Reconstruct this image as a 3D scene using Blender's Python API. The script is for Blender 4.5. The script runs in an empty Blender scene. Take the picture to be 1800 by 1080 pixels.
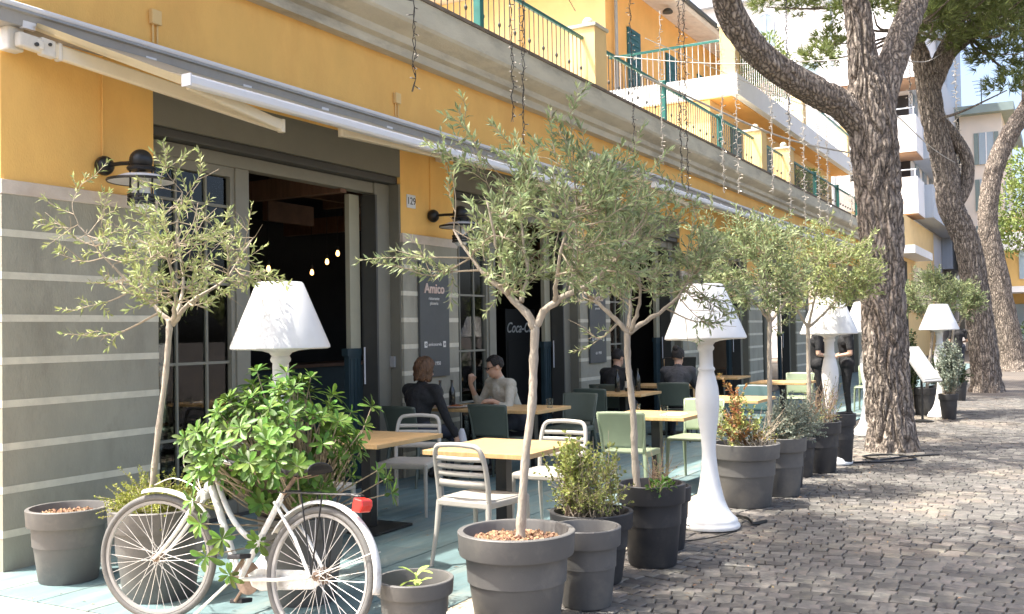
import bpy, bmesh, math, random
import numpy as np
from mathutils import Vector, Matrix, Quaternion
random.seed(7)
R = math.radians
scene = bpy.context.scene
COL = scene.collection
# ---------------------------------------------------------------- camera
yaw, pitch, roll, H = math.atan2(975, 1750.), R(1.47), R(1.0), 1.58
fw = Vector((math.cos(yaw)*math.cos(pitch), math.sin(yaw)*math.cos(pitch), math.sin(pitch)))
r0 = Vector((math.sin(yaw), -math.cos(yaw), 0))
u0 = r0.cross(fw)
rt = r0*math.cos(roll) - u0*math.sin(roll)
up = u0*math.cos(roll) + r0*math.sin(roll)
cam = bpy.data.cameras.new('camera')
cam.sensor_width = 36.0
cam.lens = 35.0
cam.clip_start = 0.05
cam.clip_end = 3000
camo = bpy.data.objects.new('camera', cam)
m = Matrix((rt, up, -fw)).transposed().to_4x4()
m.translation = Vector((0, 0, H))
camo.matrix_world = m
COL.objects.link(camo)
scene.camera = camo
scene.render.resolution_x, scene.render.resolution_y = 1024, 614
# ---------------------------------------------------------------- light
SUN_AZ, SUN_EL = R(130), R(63.5)
sdir = Vector((math.cos(SUN_EL)*math.cos(SUN_AZ), math.cos(SUN_EL)*math.sin(SUN_AZ), math.sin(SUN_EL)))
w = bpy.data.worlds.new('World')
scene.world = w
w.use_nodes = True
nt = w.node_tree
sky = nt.nodes.new('ShaderNodeTexSky')
sky.sky_type = 'NISHITA'
sky.sun_disc = False
sky.sun_elevation = SUN_EL
sky.sun_rotation = math.atan2(sdir.x, sdir.y) % (2*math.pi)
sky.dust_density = 6.0
sky.air_density = 0.8
sky.ozone_density = 0.3
bg = nt.nodes['Background']
bg.inputs['Strength'].default_value = 0.15
nt.links.new(sky.outputs[0], bg.inputs['Color'])
sl = bpy.data.lights.new('sun', 'SUN')
sl.energy = 3.2
sl.angle = R(0.55)
sl.color = (1.0, 0.955, 0.88)
so = bpy.data.objects.new('sun', sl)
so.rotation_euler = sdir.to_track_quat('Z', 'Y').to_euler()
so.location = (0, 0, 40)
COL.objects.link(so)
vs = scene.view_settings
vs.view_transform = 'Standard'
vs.look = 'None'
vs.gamma = 1.0
vs.exposure = 1.85
vs.use_curve_mapping = False

# ---------------------------------------------------------------- helpers
MATS = {}
def M(name, col, rough=.6, var=.12, scale=5., bump=.0, bscale=60., metal=0., spec=.5, island=0., stain=None, coat=0., transl=0., stretch=None, stain_amt=.5, stain_scale=1.3):
    if name in MATS: return MATS[name]
    m = bpy.data.materials.new(name); m.use_nodes = True
    n = m.node_tree; N = n.nodes; L = n.links
    b = N['Principled BSDF']; out = N['Material Output']
    b.inputs['Roughness'].default_value = rough
    b.inputs['Metallic'].default_value = metal
    b.inputs['Specular IOR Level'].default_value = spec
    if coat: b.inputs['Coat Weight'].default_value = coat
    tc = N.new('ShaderNodeTexCoord'); src = tc.outputs['Object']
    if stretch:
        mp = N.new('ShaderNodeMapping'); mp.inputs['Scale'].default_value = stretch
        L.new(src, mp.inputs['Vector']); src = mp.outputs['Vector']
    nz = N.new('ShaderNodeTexNoise'); nz.inputs['Scale'].default_value = scale
    nz.inputs['Detail'].default_value = 5; nz.inputs['Roughness'].default_value = .62
    L.new(src, nz.inputs['Vector'])
    rp = N.new('ShaderNodeValToRGB')
    rp.color_ramp.elements[0].position = .28; rp.color_ramp.elements[1].position = .72
    rp.color_ramp.elements[0].color = tuple(max(0, c*(1-var)) for c in col)+(1,)
    rp.color_ramp.elements[1].color = tuple(min(1, c*(1+var)) for c in col)+(1,)
    L.new(nz.outputs['Fac'], rp.inputs['Fac'])
    cur = rp.outputs['Color']
    if stain:
        ns = N.new('ShaderNodeTexNoise'); ns.inputs['Scale'].default_value = stain_scale
        ns.inputs['Detail'].default_value = 7; ns.inputs['Roughness'].default_value = .7
        L.new(src, ns.inputs['Vector'])
        rs = N.new('ShaderNodeValToRGB'); rs.color_ramp.elements[0].position = .5; rs.color_ramp.elements[1].position = .68
        L.new(ns.outputs['Fac'], rs.inputs['Fac'])
        ml = N.new('ShaderNodeMath'); ml.operation = 'MULTIPLY'; ml.inputs[1].default_value = stain_amt
        L.new(rs.outputs['Color'], ml.inputs[0])
        mx = N.new('ShaderNodeMixRGB'); mx.inputs['Color2'].default_value = tuple(stain)+(1,)
        L.new(ml.outputs[0], mx.inputs['Fac']); L.new(cur, mx.inputs['Color1']); cur = mx.outputs['Color']
    if island:
        ge = N.new('ShaderNodeNewGeometry'); oi = N.new('ShaderNodeObjectInfo')
        ad = N.new('ShaderNodeMath'); ad.operation = 'ADD'
        L.new(ge.outputs['Random Per Island'], ad.inputs[0]); L.new(oi.outputs['Random'], ad.inputs[1])
        fr = N.new('ShaderNodeMath'); fr.operation = 'FRACT'; L.new(ad.outputs[0], fr.inputs[0])
        mr = N.new('ShaderNodeMapRange'); mr.inputs['To Min'].default_value = 1-island; mr.inputs['To Max'].default_value = 1+island
        L.new(fr.outputs[0], mr.inputs['Value'])
        hs = N.new('ShaderNodeHueSaturation')
        L.new(mr.outputs[0], hs.inputs['Value']); L.new(cur, hs.inputs['Color'])
        f2 = N.new('ShaderNodeMath'); f2.operation = 'MULTIPLY'; f2.inputs[1].default_value = 7.31; L.new(fr.outputs[0], f2.inputs[0])
        f3 = N.new('ShaderNodeMath'); f3.operation = 'FRACT'; L.new(f2.outputs[0], f3.inputs[0])
        m3 = N.new('ShaderNodeMapRange'); m3.inputs['To Min'].default_value = .5-.05*island; m3.inputs['To Max'].default_value = .5+.05*island
        L.new(f3.outputs[0], m3.inputs['Value']); L.new(m3.outputs[0], hs.inputs['Hue'])
        cur = hs.outputs['Color']
    L.new(cur, b.inputs['Base Color'])
    if bump:
        nb = N.new('ShaderNodeTexNoise'); nb.inputs['Scale'].default_value = bscale; nb.inputs['Detail'].default_value = 4
        L.new(src, nb.inputs['Vector'])
        bp = N.new('ShaderNodeBump'); bp.inputs['Strength'].default_value = bump; bp.inputs['Distance'].default_value = .02
        L.new(nb.outputs['Fac'], bp.inputs['Height']); L.new(bp.outputs['Normal'], b.inputs['Normal'])
    if transl:
        tr = N.new('ShaderNodeBsdfTranslucent'); L.new(cur, tr.inputs['Color'])
        ms = N.new('ShaderNodeMixShader'); ms.inputs['Fac'].default_value = transl
        L.new(b.outputs[0], ms.inputs[1]); L.new(tr.outputs[0], ms.inputs[2]); L.new(ms.outputs[0], out.inputs['Surface'])
    MATS[name] = m
    return m

class MB:
    def __init__(s): s.v = []; s.f = []
    def add(s, vs, fs):
        o = len(s.v); s.v += [tuple(p) for p in vs]; s.f += [tuple(i+o for i in f) for f in fs]; return s
    def box(s, x0, x1, y0, y1, z0, z1):
        return s.add([(x0,y0,z0),(x1,y0,z0),(x1,y1,z0),(x0,y1,z0),(x0,y0,z1),(x1,y0,z1),(x1,y1,z1),(x0,y1,z1)],
                     [(0,3,2,1),(4,5,6,7),(0,1,5,4),(1,2,6,5),(2,3,7,6),(3,0,4,7)])
    def obox(s, c, ax, ay, az, sx, sy, sz):
        c = Vector(c); ax, ay, az = [Vector(a).normalized() for a in (ax, ay, az)]
        vs = [c+ax*(i*sx/2)+ay*(j*sy/2)+az*(k*sz/2) for k in (-1,1) for (i,j) in ((-1,-1),(1,-1),(1,1),(-1,1))]
        return s.add(vs, [(0,3,2,1),(4,5,6,7),(0,1,5,4),(1,2,6,5),(2,3,7,6),(3,0,4,7)])
    def bar(s, p, q, wd, ht, upv=(0,0,1)):
        p, q = Vector(p), Vector(q); ax = (q-p); l = ax.length; ax.normalize(); u = Vector(upv)
        ay = u.cross(ax)
        if ay.length < 1e-4: ay = Vector((1,0,0)).cross(ax)
        ay.normalize(); az = ax.cross(ay)
        return s.obox((p+q)/2, ax, ay, az, l, wd, ht)
    def ext(s, poly, axis, a, b):
        # poly of 2D points extruded along axis from a to b
        def P(u, v, t):
            return {'x': (t, u, v), 'y': (u, t, v), 'z': (u, v, t)}[axis]
        n = len(poly)
        vs = [P(u, v, a) for u, v in poly]+[P(u, v, b) for u, v in poly]
        return s.add(vs, [tuple(range(n-1, -1, -1)), tuple(range(n, 2*n))]+[(i, (i+1) % n, n+(i+1) % n, n+i) for i in range(n)])
    def lathe(s, prof, n=32, c=(0,0,0), cap=True):
        vs = []; fs = []; k = len(prof)
        for (r, z) in prof:
            for i in range(n):
                a = 2*math.pi*i/n; vs.append((c[0]+r*math.cos(a), c[1]+r*math.sin(a), c[2]+z))
        for j in range(k-1):
            for i in range(n):
                fs.append((j*n+i, j*n+(i+1) % n, (j+1)*n+(i+1) % n, (j+1)*n+i))
        if cap:
            if prof[0][0] > 1e-5: fs.append(tuple(range(n-1, -1, -1)))
            if prof[-1][0] > 1e-5: fs.append(tuple((k-1)*n+i for i in range(n)))
        return s.add(vs, fs)
    def tube(s, pts, rad, n=8, cap=True):
        pts = [Vector(p) for p in pts]; k = len(pts)
        if not hasattr(rad, '__len__'): rad = [rad]*k
        vs = []; fs = []; prev = None
        for i, p in enumerate(pts):
            t = (pts[min(i+1, k-1)]-pts[max(i-1, 0)])
            if t.length < 1e-9: t = Vector((0,0,1))
            t.normalize()
            if prev is None:
                a = Vector((0,0,1)) if abs(t.z) < .9 else Vector((1,0,0))
                nx = t.cross(a).normalized()
            else:
                nx = prev-t*prev.dot(t)
                if nx.length < 1e-6: nx = t.orthogonal()
                nx.normalize()
            prev = nx; ny = t.cross(nx)
            for j in range(n):
                a = 2*math.pi*j/n; vs.append(p+(nx*math.cos(a)+ny*math.sin(a))*rad[i])
        for i in range(k-1):
            for j in range(n):
                fs.append((i*n+j, i*n+(j+1) % n, (i+1)*n+(j+1) % n, (i+1)*n+j))
        if cap: fs += [tuple(range(n-1, -1, -1)), tuple((k-1)*n+j for j in range(n))]
        return s.add(vs, fs)
    def ball(s, c, r, nu=12, nv=8, sc=(1,1,1)):
        prof = [(max(1e-6, math.sin(math.pi*j/nv))*r, -math.cos(math.pi*j/nv)*r) for j in range(nv+1)]
        o = len(s.v); s.lathe(prof, nu, (0,0,0), cap=False)
        s.v[o:] = [(c[0]+p[0]*sc[0], c[1]+p[1]*sc[1], c[2]+p[2]*sc[2]) for p in s.v[o:]]
        return s
    def grid(s, fn, nu, nv):
        vs = [fn(i/nu, j/nv) for j in range(nv+1) for i in range(nu+1)]
        return s.add(vs, [(j*(nu+1)+i, j*(nu+1)+i+1, (j+1)*(nu+1)+i+1, (j+1)*(nu+1)+i) for j in range(nv) for i in range(nu)])
    def mesh(s, name, mat, smooth=None):
        me = bpy.data.meshes.new(name)
        me.from_pydata(s.v, [], s.f); me.validate()
        if mat: me.materials.append(mat)
        if smooth is not None:
            me.shade_smooth()
            if smooth < 179: me.set_sharp_from_angle(angle=R(smooth))
        return me
    def build(s, name, mat, parent=None, smooth=None, bevel=0, solid=0, loc=None):
        o = bpy.data.objects.new(name, s.mesh(name, mat, smooth)); COL.objects.link(o)
        if parent: o.parent = parent
        if loc is not None: o.location = loc
        if solid:
            md = o.modifiers.new('solid', 'SOLIDIFY'); md.thickness = solid; md.offset = 0
        if bevel:
            md = o.modifiers.new('bevel', 'BEVEL'); md.width = bevel; md.segments = 2; md.limit_method = 'ANGLE'; md.angle_limit = R(35)
        return o

def tag(o, label=None, cat=None, group=None, kind=None):
    if label: o['label'] = label
    if cat: o['category'] = cat
    if group: o['group'] = group
    if kind: o['kind'] = kind
    return o
def thing(name, label, cat, loc=(0,0,0), rz=0., group=None):
    o = bpy.data.objects.new(name, None); o.empty_display_size = .1
    o.location = loc; o.rotation_euler = (0, 0, rz); COL.objects.link(o)
    return tag(o, label, cat, group)
def children(o): return [c for c in bpy.data.objects if c.parent == o]
def link_copy(src, parent=None, name=None, loc=None):
    c = src.copy(); COL.objects.link(c); c.parent = parent
    if name: c.name = name
    if loc is not None: c.location = loc
    return c
def copy_tree(root, loc, rz, label, group=None):
    r = root.copy(); COL.objects.link(r); r.location = loc; r.rotation_euler = (0, 0, rz); r['label'] = label
    if group: r['group'] = group
    for ch in children(root):
        c = link_copy(ch, r)
        for g in children(ch): link_copy(g, c)
    return r
def text_obj(s, size, mat, parent, loc, rot, name='lettering', ext=.002, shear=0., align='CENTER', space=1., bold=0.):
    cu = bpy.data.curves.new('t', 'FONT'); cu.body = s; cu.size = size; cu.extrude = ext; cu.shear = shear
    cu.align_x = align; cu.align_y = 'CENTER'; cu.space_character = space; cu.offset = bold; cu.resolution_u = 4
    t = bpy.data.objects.new('t', cu); COL.objects.link(t)
    dg = bpy.context.evaluated_depsgraph_get()
    me = bpy.data.meshes.new_from_object(t.evaluated_get(dg)); bpy.data.objects.remove(t)
    me.materials.clear(); me.materials.append(mat); me.name = name
    o = bpy.data.objects.new(name, me); COL.objects.link(o); o.parent = parent; o.location = loc; o.rotation_euler = rot
    return o
def rnd(a, b): return random.uniform(a, b)
def lerp(a, b, t): return a+(b-a)*t
def rdir(zmin=-1, zmax=1):
    z = rnd(zmin, zmax); a = rnd(0, 2*math.pi); r = math.sqrt(max(0, 1-z*z)); return Vector((r*math.cos(a), r*math.sin(a), z))
def spline(pts, n):
    # Catmull-Rom resample to n+1 points, works on tuples of any length
    P = [np.array(p, float) for p in pts]; P = [2*P[0]-P[1]]+P+[2*P[-1]-P[-2]]
    k = len(P)-3; out = []
    for i in range(n+1):
        t = min(i/n*k, k-1e-9); j = int(t); t -= j
        a, b, c, d = P[j:j+4]
        out.append(.5*((2*b)+(-a+c)*t+(2*a-5*b+4*c-d)*t*t+(-a+3*b-3*c+d)*t**3))
    return out
# ---------------------------------------------------------------- materials
ORANGE = M('orange plaster', (.88,.53,.155), .85, .07, 2.2, .15, 90, stain=(.78,.42,.12), stain_amt=.55, stain_scale=1.2, stretch=(1,1,.5))
YELLOW = M('yellow plaster', (.80,.57,.26), .85, .06, 2.0, .1, 80)
PLINTH = M('grey green plaster', (.325,.308,.24), .8, .14, 3.0, .2, 70, stain=(.175,.16,.125), stain_amt=.6, stain_scale=1.6, stretch=(1,1,.45))
BANDM = M('pale stone band', (.62,.54,.45), .8, .12, 5, .1, 70, stain=(.5,.36,.26), stain_amt=.5, stain_scale=2)
STRIPE = M('off white painted line', (.62,.58,.46), .8, .12, 9, .1, 70)
LINTEL = M('olive grey painted lintel', (.17,.162,.125), .7, .08, 3, .08, 70)
FRAME = M('taupe painted frame', (.22,.21,.165), .5, .06, 6, .03, 60)
DARKFR = M('dark grey frame', (.055,.055,.05), .45, .08, 6)
CONC = M('weathered concrete cornice', (.56,.53,.42), .85, .14, 2.2, .3, 45, stain=(.27,.255,.21), stain_amt=.65, stain_scale=1.4, stretch=(.6,1,2.2))
DTRIM = M('stained stone edge', (.16,.13,.10), .9, .35, 5, .5, 40)
GREEN = M('green painted iron', (.02,.145,.12), .45, .15, 8)
IRON = M('dark iron', (.05,.05,.045), .55, .2, 10)
SHUT = M('dark green shutter', (.015,.10,.11), .55, .1, 8)
WHITEP = M('white painted plaster', (.80,.80,.79), .75, .04, 2)
SOFFIT = M('pale orange soffit', (.80,.42,.12), .85, .06, 2)
TURQ = M('worn turquoise paint', (.13,.20,.205), .6, .22, 4, .15, 70, stain=(.26,.26,.215), stain_amt=.65, stain_scale=2.2, stretch=(.5,2,1), island=.08)
BEIGE = M('beige stone paving', (.50,.43,.33), .8, .12, 5, .2, 50, stain=(.40,.34,.27), stain_amt=.5, island=.08)
SAND = M('sandy joint filling', (.055,.047,.039), .95, .3, 14, .5, 60)
COB = M('porphyry cobble', (.108,.101,.090), .62, .25, 16, .3, 70, stain=(.24,.20,.15), stain_amt=.75, stain_scale=.7, island=.38)  # pale beige blotches put sunlit patches into the stone colour
INT = M('shade-dark interior plaster', (.030,.027,.025), .8, .2, 3)  # the unlit room's shade is put into this near-black colour
INTF = M('shade-dark interior floor', (.05,.055,.055), .5, .2, 4)  # floor colour darkened for the same indoor shade
BAFF = M('brown ceiling board', (.16,.085,.05), .6, .25, 4, stretch=(1,8,1))
LEAFDOOR = M('beige door leaf', (.42,.40,.29), .5, .05, 5)
TEAL = M('dark teal panelling', (.022,.045,.055), .5, .15, 5)
METALW = M('white lacquered aluminium', (.74,.75,.77), .35, .03, 6)
CREAM = M('cream lacquered aluminium', (.72,.64,.47), .4, .05, 6)
CANVAS = M('cream awning canvas', (.66,.58,.44), .85, .06, 8, .05, 200, transl=.35)
CASEM = M('grey awning case', (.33,.33,.32), .45, .08, 6)
BLACK = M('black lacquered metal', (.012,.012,.012), .38, .1, 8)

def glass_mat():
    m = bpy.data.materials.new('window glass'); m.use_nodes = True
    n = m.node_tree; N = n.nodes; L = n.links; N.remove(N['Principled BSDF'])
    t = N.new('ShaderNodeBsdfTransparent'); t.inputs['Color'].default_value = (.80,.85,.84,1)
    g = N.new('ShaderNodeBsdfGlossy'); g.inputs['Roughness'].default_value = .015
    fr = N.new('ShaderNodeFresnel'); fr.inputs['IOR'].default_value = 1.5
    x = N.new('ShaderNodeMixShader'); L.new(fr.outputs[0], x.inputs['Fac']); L.new(t.outputs[0], x.inputs[1]); L.new(g.outputs[0], x.inputs[2])
    L.new(x.outputs[0], N['Material Output'].inputs['Surface'])
    return m
GLASS = glass_mat()
def emis(name, col, st):
    m = bpy.data.materials.new(name); m.use_nodes = True; b = m.node_tree.nodes['Principled BSDF']
    b.inputs['Base Color'].default_value = col+(1,); b.inputs['Emission Color'].default_value = col+(1,); b.inputs['Emission Strength'].default_value = st
    return m
BULB = emis('lit filament bulb', (1.0,.50,.16), 2.2)

# ---------------------------------------------------------------- ground
gmb = MB().add([(-250,-250,-.03),(400,-250,-.03),(400,300,-.03),(-250,300,-.03)], [(0,1,2,3)])
street = tag(gmb.build('street', None), kind='structure')
def far_cobble_mat():
    m = bpy.data.materials.new('far cobble paving'); m.use_nodes = True
    n = m.node_tree; N = n.nodes; L = n.links; b = N['Principled BSDF']; b.inputs['Roughness'].default_value = .75
    tc = N.new('ShaderNodeTexCoord'); br = N.new('ShaderNodeTexBrick')
    br.inputs['Scale'].default_value = 1.0; br.inputs['Brick Width'].default_value = .11; br.inputs['Row Height'].default_value = .105
    br.inputs['Mortar Size'].default_value = .007; br.inputs['Color1'].default_value = (.15,.13,.11,1); br.inputs['Color2'].default_value = (.11,.098,.085,1)
    br.inputs['Mortar'].default_value = (.06,.05,.04,1)
    mp = N.new('ShaderNodeMapping'); mp.inputs['Rotation'].default_value = (0,0,math.pi/2); L.new(tc.outputs['Object'], mp.inputs['Vector']); L.new(mp.outputs[0], br.inputs['Vector'])
    nz = N.new('ShaderNodeTexNoise'); nz.inputs['Scale'].default_value = .9; nz.inputs['Detail'].default_value = 6; L.new(tc.outputs['Object'], nz.inputs['Vector'])
    mx = N.new('ShaderNodeMixRGB'); mx.inputs['Color2'].default_value = (.22,.18,.14,1)
    rs = N.new('ShaderNodeValToRGB'); rs.color_ramp.elements[0].position = .48; rs.color_ramp.elements[1].position = .75; rs.color_ramp.elements[1].color = (.6,.6,.6,1)
    L.new(nz.outputs['Fac'], rs.inputs['Fac']); L.new(rs.outputs['Color'], mx.inputs['Fac']); L.new(br.outputs['Color'], mx.inputs['Color1'])
    L.new(mx.outputs['Color'], b.inputs['Base Color'])
    return m
street.data.materials.append(far_cobble_mat())
# sand bed under the modelled cobbles
bed = MB().add([(2.6,-2.2,-.018),(24.4,-2.2,-.018),(24.4,2.82,-.018),(2.6,2.82,-.018)], [(0,1,2,3)])
bed.build('joint_sand', SAND, street)
# cobbles in shallow arcs across the street
cob_meshes = []
for k in range(10):
    b = MB(); hx, hy = .0470, .0568
    o = [(-hx+rnd(-.005,.005), -hy+rnd(-.005,.005)), (hx+rnd(-.005,.005), -hy+rnd(-.005,.005)), (hx+rnd(-.005,.005), hy+rnd(-.005,.005)), (-hx+rnd(-.005,.005), hy+rnd(-.005,.005))]
    q = .91
    zt = [rnd(-.0014,.0014) for _ in range(4)]
    vs = [(x, y, -.03) for x, y in o]+[(x, y, -.004+zt[i]) for i, (x, y) in enumerate(o)]+[(x*.90, y*.93, .0005+zt[i]) for i, (x, y) in enumerate(o)]
    b.add(vs, [(i, (i+1) % 4, 4+(i+1) % 4, 4+i) for i in range(4)]+[(4+i, 4+(i+1) % 4, 8+(i+1) % 4, 8+i) for i in range(4)]+[(8,9,10,11)])
    cob_meshes.append((b, b.mesh('cobble', COB)))
cands = []
per = 2.4
for i in range(-4, 222):
    yj = -2.15; row = rnd(0, .13)
    y = -2.15-row
    while y < 2.80:
        sy = rnd(.092, .145)
        yc = y+sy/2
        t = ((yc+.2) % per)/per*2-1
        x = 2.6+i*.101+.16*(1-t*t)+.03*math.sin(yc*2.3+i*.21)+rnd(-.007,.007)
        ang = math.atan(-.16*2*t*2/per)
        if 2.7 < x < 24.3 and yc < 2.80 and yc > -2.15:
            cands.append((x, yc, -ang+rnd(-.08,.08), sy/.1185*rnd(.95,1.01), rnd(-.004,.003)))
        y += sy
def to_px(P):
    v = Vector(P)-Vector((0,0,H)); z = v.dot(fw)
    return 900+1750*v.dot(rt)/z, 540-1750*v.dot(up)/z, z
pots_keep = [(4.66,2.6,.26),(5.24,2.46,.2),(5.76,2.67,.2),(6.36,2.5,.2)]
vis = []
for c in cands:
    px = to_px((c[0], c[1], 0))
    ok = 0 < px[0] < 1800 and px[1] < 1085 and px[2] > 0 and not any((c[0]-a)**2+(c[1]-b)**2 < r*r for a, b, r in pots_keep)
    vis.append((0 if ok else 1, px[2], c))
vis.sort(key=lambda t: (t[0], t[1]))
for n, (a, d, c) in enumerate(vis[:300]):
    o = bpy.data.objects.new('cobble', random.choice(cob_meshes)[1]); COL.objects.link(o); o.parent = street
    o.location = (c[0], c[1], c[4]); o.rotation_euler = (rnd(-.02,.02), rnd(-.02,.02), c[2]); o.scale = (1, c[3], 1)
big = MB()
for a, d, c in vis[300:]:
    src = random.choice(cob_meshes)[0]; ca, sa = math.cos(c[2]), math.sin(c[2])
    big.add([(c[0]+x*ca-y*c[3]*sa, c[1]+x*sa+y*c[3]*ca, z+c[4]) for x, y, z in src.v], src.f)
tag(big.build('cobble_paving', COB, street), kind='stuff')
# beige stone border and painted deck
bord = tag(MB().add([(1.5,2.82,-.012),(44,2.82,-.012),(44,6.9,-.012),(1.5,6.9,-.012)], [(0,1,2,3)]).build('pavement', SAND), kind='structure')
def slab(name, x0, x1, y0, y1, z, mat, parent):
    g = .004
    b = MB().box(x0+g, x1-g, y0+g, y1-g, z-.03, z+rnd(-.0015,.0015))
    return b.build(name, mat, parent, bevel=.003)
y = 2.82
for k in range(14):
    slab('paving_stone', 2.6+k*.62, 2.6+(k+1)*.62, 2.82, 3.15, .004, BEIGE, bord)
for k in range(6):
    for j in range(2):
        slab('paving_stone', 2.62+j*.625, 2.62+(j+1)*.625, 3.15+k*.62, 3.15+(k+1)*.62, .004, BEIGE, bord)
deck = tag(MB().add([(3.875,3.152,-.004),(44,3.152,-.004),(44,6.45,-.004),(3.875,6.45,-.004)], [(0,1,2,3)]).build('terrace_floor', SAND), kind='structure')
for r in range(7):
    x = 3.872-(r % 3)*.0; y0 = 3.15+r*.465
    while x < 30:
        l = 2.36 if x > 3.9 else 1.2+.5*(r % 3)
        slab('floor_panel', x, min(x+l, 30), y0, min(y0+.465, 6.40), .008, TURQ, deck)
        x += l
MB().box(30.0,44,3.155,6.4,-.02,.006).build('floor_panel', TURQ, deck)

# ---------------------------------------------------------------- restaurant building
bld = thing('restaurant_building', 'long orange plastered restaurant building with grey striped pillars, cornice and roof terrace', 'building', (4.27,6.4,0))
BL = (-4.27,-6.4,0)
def part(mb, name, mat, parent=bld, **k):
    return mb.build(name, mat, parent, loc=BL if parent == bld else None, **k)
PIL = [(4.27,5.59)]+[(9.0+i*4.545, 10.1+i*4.545) for i in range(7)]+[(40.82,44.0)]
OPEN = [(PIL[i][1], PIL[i+1][0]) for i in range(len(PIL)-1)]
part(MB().box(4.27,44,6.4,6.75,3.66,4.66), 'upper_wall', ORANGE)
for i, (a, b) in enumerate(PIL):
    part(MB().box(a,b,6.402,6.75,2.70,3.66), 'pillar_wall', ORANGE)
    p = part(MB().box(a-.012,b+.012,6.375,6.75,-.02,2.60), 'pillar_plinth', PLINTH)
    part(MB().box(a-.016,b+.016,6.368,6.752,2.60,2.70), 'stone_band', BANDM, bevel=.004)
    if i < 6:
        for z in (2.33,2.035,1.74,1.445,1.15,.855,.56,.26):
            MB().box(a-.0145,b+.0145,6.3725,6.70,z-.025,z+.025).build('painted_line', STRIPE, p)
    # return of the pillar towards the opening
# left end wall of the building
part(MB().box(4.27,4.55,6.75,18,-.02,4.66), 'side_wall', ORANGE)
def window_unit(a, b, detail):
    yf = 6.56
    # lintel, reveals and main frame
    part(MB().box(a,b,6.404,6.70,3.32,3.66), 'lintel', LINTEL)
    part(MB().box(a+.002,b-.002,6.44,6.66,3.24,3.32), 'head_moulding', DARKFR, bevel=.01)
    part(MB().box(b-.035,b+.0,6.405,6.7,0,3.24), 'jamb', LINTEL)
    part(MB().box(b-.30,b-.035,6.53,6.70,0,3.238), 'frame_post', FRAME, bevel=.008)
    part(MB().box(b-.33,b-.30,6.50,6.70,0,3.1), 'rubber_seal', DARKFR)
    part(MB().box(a,b-.30,6.55,6.68,3.12,3.236), 'frame_head', FRAME, bevel=.006)
    xs = a+1.06
    part(MB().box(xs,xs+.17,6.552,6.70,0,3.118), 'frame_post', FRAME, bevel=.006)
    # glazed side light
    wnd = part(MB().box(a+.0,a+.045,6.57,6.66,0,3.118).box(xs-.05,xs-.001,6.57,6.66,0,3.118).box(a+.045,xs-.05,6.57,6.66,3.03,3.118).box(a+.045,xs-.05,6.57,6.66,0,.12), 'window', FRAME)
    c = [a+.045, a+.40, a+.74, xs-.05]; rws = [.12, .72, 1.36, 2.06, 2.76, 3.03]
    if detail:
        mu = MB()
        for x in c[1:3]: mu.box(x-.011,x+.011,6.592,6.638,.12,3.03)
        for z in rws[1:-1]: mu.box(a+.045,xs-.05,6.594,6.636,z-.012,z+.012)
        mu.build('muntin', FRAME, wnd)
        for i in range(3):
            for j in range(5):
                MB().box(c[i]+.011,c[i+1]-.011,6.612,6.618,rws[j]+.012,rws[j+1]-.012).build('pane', GLASS, wnd)
    else:
        MB().box(a+.045,xs-.05,6.612,6.618,.12,3.03).build('pane', GLASS, wnd)
    # folded door leaf at the far side
    d = part(MB().box(b-.53,b-.36,6.70,6.76,1.44,3.10), 'door_leaf', LEAFDOOR)
    lo = MB().box(b-.60,b-.36,6.69,6.77,1.36,1.44).box(b-.57,b-.36,6.70,6.76,0,1.36)
    for k in range(3): lo.box(b-.55+k*.065,b-.51+k*.065,6.692,6.70,.06,1.33)
    lo.build('lower_panel', TEAL, d)
    MB().tube([(b-.345,6.66,1.05),(b-.345,6.66,1.45)], .009, 8).build('pull_handle', METALW, d)
for i, (a, b) in enumerate(OPEN): window_unit(a, b, i < 3)
# interior shell
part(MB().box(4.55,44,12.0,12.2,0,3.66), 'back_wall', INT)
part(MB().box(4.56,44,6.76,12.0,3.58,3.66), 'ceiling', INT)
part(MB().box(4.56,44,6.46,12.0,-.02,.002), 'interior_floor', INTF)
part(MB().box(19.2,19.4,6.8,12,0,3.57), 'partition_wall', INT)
for k in range(26):
    x = 6.2+(k % 13)*.95+rnd(-.15,.15); yb = 7.4+(k//13)*1.6+rnd(-.2,.2); z = 3.5-rnd(.0,.25)
    if k % 2: bb = MB().box(x-.45,x+.45,yb-.04,yb+.04,z-.26,z)
    else: bb = MB().box(x-.05,x+.05,yb-.75,yb+.75,z-.22,z)
    part(bb, 'ceiling_board', BAFF)
part(MB().box(7.6,13.5,10.2,10.9,.0,1.1), 'bar_counter', TEAL)
part(MB().box(7.5,13.6,10.1,11.0,1.1,1.15), 'bar_top', BAFF)
# cornice (concrete) with its stained edge and terrace slab
prof = [(6.40,4.625),(6.27,4.625),(6.25,4.71),(6.18,4.73),(6.16,4.80),(6.06,4.84),(5.99,4.875),(5.965,4.905),(5.955,5.155),(6.40,5.155)]
part(MB().ext(prof, 'x', 4.05, 44.0), 'cornice', CONC)
part(MB().box(4.03,44.02,5.935,6.40,5.156,5.195), 'cornice_edge', DTRIM)
part(MB().box(4.3,44,6.40,18,5.0,5.19), 'roof_terrace_slab', CONC)
part(MB().box(4.3,44,6.75,18,3.67,5.0), 'roof_block', INT)
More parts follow.
